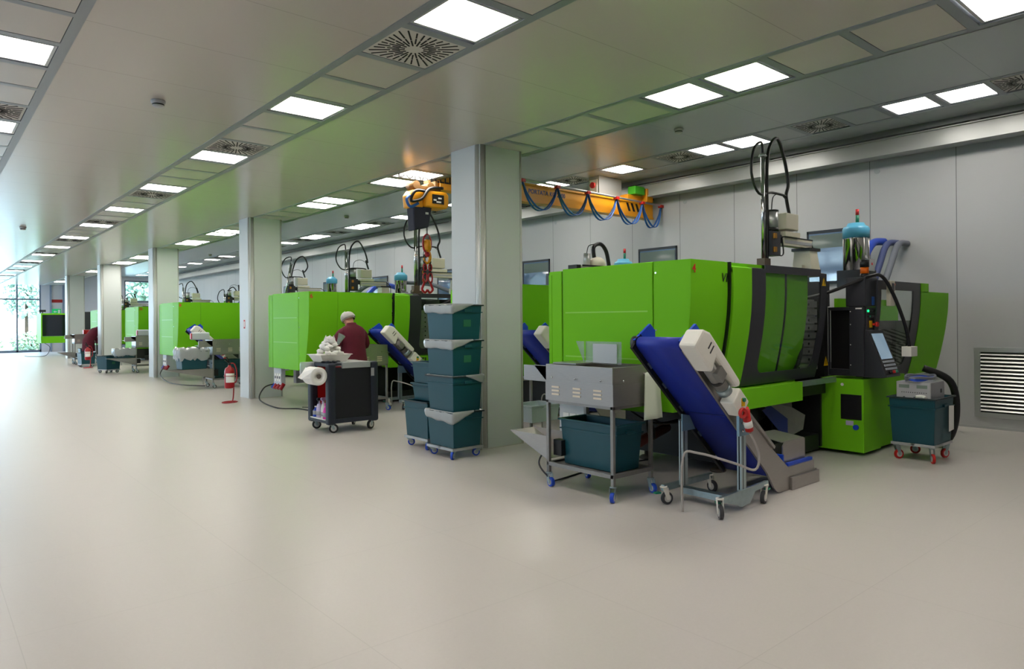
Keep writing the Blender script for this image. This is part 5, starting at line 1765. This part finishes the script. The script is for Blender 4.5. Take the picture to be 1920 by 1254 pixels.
# ================================================================ SERVICE TROLLEY
tr = thing('service_trolley', 'dark navy service trolley with a red interior and a hanging paper roll', 'trolley', (4.13, 8.55, 0))
TL, TW, TZ0, TZ1 = 0.75, 0.66, 0.14, 0.94
b = MB()
b.box(0.02, TL - 0.02, 0.02, 0.04, TZ0 + 0.03, TZ1 - 0.06).box(TL - 0.04, TL - 0.02, 0.02, TW - 0.02, TZ0 + 0.03, TZ1 - 0.04).box(0.02, TL - 0.02, TW - 0.04, TW - 0.02, TZ0 + 0.03, TZ1 - 0.04)
b.build('side_panels', NAVYD, tr)
for (x, y) in ((0.055, 0.055), (TL - 0.055, 0.055), (TL - 0.055, TW - 0.055), (0.055, TW - 0.055)):
    MB().box(x - 0.058, x + 0.058, y - 0.058, y + 0.058, TZ0 - 0.03, TZ1).build('corner_post', NAVY, tr, bev=0.03)
e = MB().box(0.05, TL - 0.05, 0.0, 0.05, TZ0 - 0.01, TZ0 + 0.05).box(0.0, 0.05, 0.06, TW - 0.06, TZ0 - 0.01, TZ0 + 0.03).box(0.03, TL - 0.03, 0.03, TW - 0.03, TZ0, TZ0 + 0.03)
e.build('bottom_frame', NAVY, tr, bev=0.006)
MB().box(0.0, 0.05, 0.06, TW - 0.06, TZ1 - 0.05, TZ1 - 0.005).box(0.02, TL - 0.02, 0.02, TW - 0.02, TZ1 - 0.03, TZ1 - 0.01).build('top_frame', NAVY, tr, bev=0.004)
MB().box(0.2, TL - 0.13, -0.008, TW * 0.9, TZ1 - 0.075, TZ1 + 0.005).build('work_plate', ALU, tr, bev=0.004)
MB().box(TL - 0.12, TL - 0.07, -0.006, -0.003, TZ1 - 0.2, TZ1 - 0.09).build('care_label', GREYEQ, tr)
MB().box(0.28, 0.30, 0.05, TW - 0.05, TZ0 + 0.03, TZ1 - 0.05).box(0.03, 0.29, 0.042, 0.05, TZ0 + 0.03, TZ1 - 0.05).box(0.03, 0.29, TW - 0.05, TW - 0.042, TZ0 + 0.03, TZ1 - 0.05).build('red_lining', RED, tr)
MB().box(-0.005, 0.28, 0.1, TW - 0.1, TZ0 + 0.032, TZ0 + 0.045).build('shelf', PAPER, tr)
for i, (x, y) in enumerate(((0.07, 0.07), (TL - 0.07, 0.07), (TL - 0.07, TW - 0.07), (0.07, TW - 0.07))):
    caster(tr, x, y, 0.15, 0.062, BLACK, ZINC, ang=[2.7, 0.35, 0.8, 2.9][i], w=0.03)
MB().tube([(0.0, 0.08, 0.79), (-0.1, 0.08, 0.79)], 0.006, 6).build('roll_holder', CHROME, tr)
pr = thing('paper_roll', 'big white paper towel roll hanging on the end of the navy trolley', 'paper roll', (4.0, 8.56, 0.775))
prf = [(0.03, 0.0), (0.115, 0.0), (0.12, 0.01), (0.12, 0.26), (0.115, 0.27), (0.03, 0.27), (0.03, 0.0)]
MB().lathe(prf, n=28, axis='y').build('roll', TISSUE, pr)
MB().cyl((0, -0.002, 0), (0, 0.002, 0), 0.032, n=18).build('core_hole', mat('core_shade', '5a524c', 0.8), pr)
MB().tri([(-0.05, 0.0, 0.11), (-0.1, 0.0, 0.06), (-0.12, 0.02, -0.02), (-0.2, 0.1, -0.03), (-0.23, 0.14, -0.01), (-0.16, 0.16, 0.05), (-0.07, 0.26, 0.11)], (0.006, 0, -0.004)).build('loose_end', TISSUE, pr)
tg = thing('waste_bag', 'clear bag hanging on the aisle side of the navy trolley', 'bag', (4.06, 9.05, 0.7))
MB().lathe([(0.0, 0.02), (0.07, 0.0), (0.1, 0.06), (0.1, 0.2), (0.095, 0.24)], n=18).build('bag', BAG, tg)
ty = thing('white_tray', 'white plastic tray on the navy trolley', 'tray', (4.33, 8.92, TZ1 + 0.005))
MB().frustum((0, 0, 0), (0.34, 0.3), (0, 0, 0.10), (0.46, 0.4), True).build('tray', mat('tray_white', 'e8e4dc', 0.5), ty, thick=0.004)
MB().box(-0.24, 0.24, -0.21, -0.2, 0.095, 0.102).box(-0.24, 0.24, 0.2, 0.21, 0.095, 0.102).box(-0.24, -0.23, -0.2, 0.2, 0.095, 0.102).box(0.23, 0.24, -0.2, 0.2, 0.095, 0.102).build('tray_rim', mat('tray_white', 'e8e4dc', 0.5), ty)
random.seed(11)
wp = MB()
for k in range(46):
    a, q = random.random() * 6.28, random.random()
    r = 0.17 * (1 - q) ** 0.8
    wp.ball((r * math.cos(a), r * 0.8 * math.sin(a), 0.07 + 0.24 * q), 0.035 + 0.03 * random.random(), (1, 1, 0.6), n=8, jitter=0.5)
for k in range(6):
    a = k * 1.1
    wp.tri([(0.02 * math.cos(a), 0.02 * math.sin(a), 0.24), (0.06 * math.cos(a), 0.05 * math.sin(a), 0.36), (0.08 * math.cos(a + 0.6), 0.07 * math.sin(a + 0.6), 0.30)], (0.003, 0.003, 0))
w = wp.build('crumpled_wipes', TISSUE, None, loc=(4.33, 8.92, TZ1 + 0.01))
tag(w, 'heap of crumpled white wipes in the tray on the navy trolley', 'wipes', kind='stuff')
cp = thing('clear_sleeves', 'fan of clear plastic sleeves standing in the heap of wipes', 'plastic sleeves', (4.45, 8.95, 1.18))
for k in range(4):
    MB().tri([(0, 0.01 * k, 0), (0.03 + 0.03 * k, 0.01 * k, 0.16 - 0.01 * k), (0.09 + 0.02 * k, 0.01 * k, 0.13 - 0.01 * k), (0.04, 0.01 * k, -0.02)], (0, 0.003, 0)).build('sleeve', CLEAR, cp)
pg = MB()
for k in range(9):
    pg.ball((random.uniform(-0.12, 0.16), random.uniform(-0.06, 0.14), 0.012), 0.03, (1.3, 1, 0.35), n=7, jitter=0.6)
o = pg.build('dark_gloves', mat('dark_glove', '262a33', 0.6), None, loc=(4.25, 8.66, TZ1))
tag(o, 'crumpled dark gloves lying on the navy trolley', 'gloves', kind='stuff')


def spray(label, loc, m, rot=0.0, group='spray bottles in the navy trolley', cap=None, trig=True, h=1.0):
    t = thing('spray_bottle', label, 'bottle', loc, rot, group)
    MB().lathe([(0.036, 0.0), (0.04, 0.01), (0.04, 0.1 * h), (0.03, 0.14 * h), (0.014, 0.165 * h), (0.014, 0.185 * h)], n=16).build('bottle', m, t)
    if trig:
        MB().box(-0.04, 0.02, -0.01, 0.01, 0.185 * h, 0.215 * h).box(-0.055, -0.04, -0.008, 0.008, 0.195 * h, 0.21 * h).prism([(-0.025, 0.185 * h), (-0.032, 0.15 * h), (-0.027, 0.15 * h), (-0.015, 0.185 * h)], 'y', -0.006, 0.006).build('trigger', cap or RED, t)
    else:
        MB().cyl((0, 0, 0.185 * h), (0, 0, 0.21 * h), 0.017, n=12).build('cap', cap or PAPER, t)
    MB().lathe([(0.0405, 0.03), (0.0405, 0.085)], n=16).build('label_band', GREYEQ, t)
    return t


sz = TZ0 + 0.046
spray('pale lilac spray bottle with dark trigger, in the red trolley compartment', (4.17, 8.92, sz), LILAC, 0.5, cap=NAVY, h=1.25)
spray('white spray bottle with pale trigger, in the red trolley compartment', (4.18, 8.80, sz), PAPER, 0.3, cap=LILAC, h=1.3)
spray('pink bottle at the front of the red trolley compartment', (4.16, 8.70, sz), PINK, 0, trig=False, cap=PINK, h=1.0)
spray('small blue bottle beside the lilac spray bottle in the trolley', (4.17, 9.03, sz), BLUEP, 0, trig=False, cap=PAPER, h=0.7)


# ================================================================ FIRE EXTINGUISHERS
def extinguisher(label, loc, rotz=0):
    t = thing('fire_extinguisher', label, 'fire extinguisher', loc, rotz, 'red fire extinguishers on stands')
    MB().lathe([(0.075, 0.27), (0.088, 0.285), (0.09, 0.30), (0.09, 0.58), (0.075, 0.64), (0.03, 0.67), (0.022, 0.7)], n=22).build('cylinder', REDS, t)
    MB().sheet(lambda u, v: (0.0915 * math.cos(3.3 + u * 1.9), 0.0915 * math.sin(3.3 + u * 1.9), 0.38 + 0.17 * v), 10, 1).build('label', PAPER, t)
    MB().lathe([(0.022, 0.7), (0.024, 0.74), (0.012, 0.76)], n=12).build('valve', BLACK, t)
    MB().tri([(0.01, -0.01, 0.75), (-0.09, -0.01, 0.80), (-0.1, -0.01, 0.79), (-0.01, -0.01, 0.73)], (0, 0.02, 0)).tri([(0.0, -0.01, 0.76), (-0.06, -0.01, 0.86), (-0.075, -0.01, 0.855), (-0.015, -0.01, 0.75)], (0, 0.02, 0)).build('lever', BLACK, t)
    MB().tube([(0.02, 0, 0.73), (0.1, 0, 0.72), (0.15, 0, 0.6), (0.15, 0, 0.42), (0.11, 0, 0.36)], 0.012, 8).build('hose', REDS, t)
    MB().tube([(0.09, 0, 0.34), (0.085, 0.01, 0.12), (0.06, 0.0, 0.03)], 0.012, 8).build('stand_pole', REDS, t)
    MB().tube([(0.14 * math.cos(a), 0.11 * math.sin(a), 0.014) for a in [k * math.pi / 6 for k in range(12)]], 0.012, 6, closed=True, steps=2).tube([(0.06, 0, 0.03), (0.0, 0, 0.014), (-0.14, 0, 0.014)], 0.012, 6).build('stand_foot', REDS, t)
    MB().tube([(0.1 * math.cos(a), 0.1 * math.sin(a), 0.5) for a in [k * math.pi / 6 for k in range(12)]], 0.006, 6, closed=True, steps=2).build('clamp_ring', REDS, t)
    return t


extinguisher('red fire extinguisher on a stand beside the second column', (4.4, 13.2, 0), 0.3)
extinguisher('red fire extinguisher on a stand in front of the fourth column', (4.32, 26.85, 0), 0.3)

# ================================================================ FURTHER DOWN THE ROW
ZR = R90
sorting_table('stainless sorting table at which the worker at machine number six stands', (6.0, 10.2, 0), ZR, False)
c2 = conveyor('blue inclined conveyor beside the worker at machine number six', (7.3, 10.13, 0))
st2 = stand('wheeled aluminium stand under the conveyor at machine number six', (6.27, 10.1, 0))
c3 = conveyor('blue inclined conveyor half hidden behind the first column', (7.65, 6.75, -0.0))
c4 = conveyor('blue inclined conveyor at machine number eight, cut off by the second column', (6.35, 17.3, 0))

sorting_table('stainless sorting table with a bagged bin at its end, at machine number eight', (5.85, 16.3, 0), ZR, True, RUBBER, tl=0.95)
tub(0.58, 0.4, 0.40, 'plastic_bin', 'teal bin with a puffy clear liner at the table of machine number eight', (4.66, 16.47, 0.458), 0.05, TEAL, False, 'teal bins')
liner('puffy clear liner in the bin at the table of machine number eight', (4.66, 16.47, 0.858), 0.58, 0.4, 0.2, BAG, 0.05, (1, 0.9, 1, 1), puff=0.06)
tub(0.34, 0.66, 0.42, 'plastic_bin', 'teal bin on the lower shelf of the table at machine number eight', (5.45, 16.58, 0.212), ZR, TEALD, False, 'teal bins', TEALD)
pk = thing('packed_parts', 'clear bag of white parts on the table at machine number eight', 'bag', (5.0, 16.6, 1.1))
MB().box(-0.3, 0.1, 0, 0.12, 0.0, 0.17).build('bag', mat('milky_bag', 'cfd6d8', 0.3), pk, bev=0.03)
MB().box(-0.31, -0.29, 0.0, 0.1, 0.02, 0.15).build('red_seal', RED, pk)
# second bin by machine number eight, behind the extinguisher
tub(0.42, 0.5, 0.42, 'plastic_bin', 'teal bin with white liner behind the second column extinguisher', (5.9, 15.3, 0.22), 0.1, TEAL, False, 'teal bins')
liner('white liner of the bin behind the second column extinguisher', (5.9, 15.3, 0.64), 0.42, 0.5, 0.1, BAG, 0.1)
dolly('low dolly under the lined bin behind the second column extinguisher', (5.9, 15.3, 0), 0.42, 0.5, RUBBER, top=0.215, rotz=0.1)

# machine number ten group
dolly('low dolly in front of the third gap carrying one closed teal bin', (4.38, 23.85, 0), 0.42, 0.5, BLACK, rotz=0.35, top=0.11)
tub(0.44, 0.52, 0.40, 'plastic_bin', 'lone teal bin on a dolly between the third and fourth columns', (4.38, 23.85, 0.11), 0.35, TEAL, True, 'teal bins')
sorting_table('stainless sorting table at machine number ten with a lined bin at its end', (5.75, 23.1, 0), ZR, True, BLACK, tl=0.75)
tub(0.52, 0.42, 0.22, 'plastic_bin', 'shallow teal bin with clear liner at the table of machine number ten', (4.68, 23.25, 0.458), 0.0, TEALD, False, 'teal bins')
liner('billowing clear liner of the shallow bin at machine number ten', (4.68, 23.25, 0.678), 0.52, 0.42, 0.16, BAG, 0, (1, 0.9, 1, 1), puff=0.05)
pk = thing('packed_parts', 'clear bag of white parts on the table at machine number ten', 'bag', (5.35, 23.3, 1.1))
MB().box(-0.3, 0.2, 0, 0.14, 0.0, 0.19).build('bag', mat('milky_bag', 'cfd6d8', 0.3), pk, bev=0.03)
MB().box(-0.31, -0.29, 0.0, 0.12, 0.02, 0.17).build('red_seal', RED, pk)

# last group before the end wall
sorting_table('stainless sorting table by the last column with a red crate on top', (5.1, 29.35, 0), ZR, True, RUBBER)
tag(MB().box(4.62, 4.87, 29.5, 29.7, 1.1, 1.26).build('red_crate', RED, bev=0.01), 'red crate standing on the farthest sorting table', 'crate')
tub(0.42, 0.5, 0.36, 'plastic_bin', 'teal bin beside the bending worker, on the low shelf of the farthest table', (4.7, 29.6, 0.212), 0.0, TEAL, False, 'teal bins')
dolly('low dolly carrying the grey lined bin by the fourth column extinguisher', (4.42, 27.75, 0), 0.42, 0.46, BLACK, rotz=0.1, top=0.1)
tub(0.44, 0.5, 0.38, 'plastic_bin', 'teal bin with pale end panel beside the fourth column extinguisher', (4.42, 27.75, 0.1), 0.1, TEAL, True, 'teal bins')

# floor cables
hose('floor_cable', 'black cable curling over the floor from the sockets of machine number six', [(4.98, 12.5, 0.36), (4.78, 12.5, 0.3), (4.66, 12.4, 0.1), (4.7, 11.7, 0.012), (4.93, 11.35, 0.01), (5.0, 10.9, 0.01), (5.35, 10.75, 0.01)], 0.012, BLACK, 'cable')
hose('floor_cable', 'thin cable hanging to the floor under the hood of machine number six', [(5.5, 12.0, 0.66), (5.52, 12.05, 0.3), (5.3, 11.6, 0.02), (5.0, 11.35, 0.03)], 0.007, RUBBER, 'cable')
hose('floor_cable', 'black cable curling over the floor from the sockets of machine number eight', [(4.9, 19.7, 0.35), (4.75, 19.5, 0.15), (4.72, 18.6, 0.02), (4.8, 17.6, 0.01), (5.1, 17.0, 0.01)], 0.013, BLACK, 'cable')
hose('floor_cable', 'thin wire looping below the farthest machine by the glazed wall', [(4.4, 38.1, 0.62), (4.6, 37.9, 0.4), (4.4, 37.6, 0.05), (3.9, 37.8, 0.02), (3.7, 38.4, 0.02)], 0.012, RUBBER, 'cable')
for k, (x, y, w) in enumerate(((5.02, 12.42, 'machine number six'), (4.97, 19.75, 'machine number eight'))):
    t = thing('plug_cluster', 'red and blue plugs hanging from the sockets of ' + w, 'plugs', (x, y, 0.3), 0, 'plug clusters under the hoods')
    for j, (dy, m) in enumerate(((0.0, REDS), (-0.14, REDS), (-0.28, REDS), (0.08, BLUEP))):
        MB().cyl((-0.02, dy, 0.08), (-0.09, dy, -0.02), 0.035, n=12).build('plug', m, t)
gx = thing('terminal_box', 'grey terminal box with a red stripe under the hood of machine number six', 'box', (5.3, 12.3, 0.36))
MB().box(0, 0.25, 0, 0.12, 0, 0.3).build('casing', GREYEQ, gx, bev=0.004)
MB().box(0.25, 0.28, 0, 0.02, 0, 0.22).build('red_stripe', RED, gx)

# clear bin on a stand behind the first column
fb = tub(0.5, 0.4, 0.22, 'plastic_bin', 'frosted clear bin behind the first column, beside the hidden conveyor', (6.2, 6.75, 0.17), 0, FROST, False, None, FROST)
fb2 = thing('bench_frame', 'grey steel bench frame behind the first column', 'bench', (5.85, 6.95, 0))
MB().box(0, 0.5, 0, 0.3, 0.68, 0.72).box(0, 0.03, 0, 0.03, 0, 0.68).box(0.45, 0.48, 0, 0.03, 0, 0.68).box(0.45, 0.48, 0.27, 0.3, 0, 0.68).box(0, 0.03, 0.27, 0.3, 0, 0.68).build('frame', STEELM, fb2)
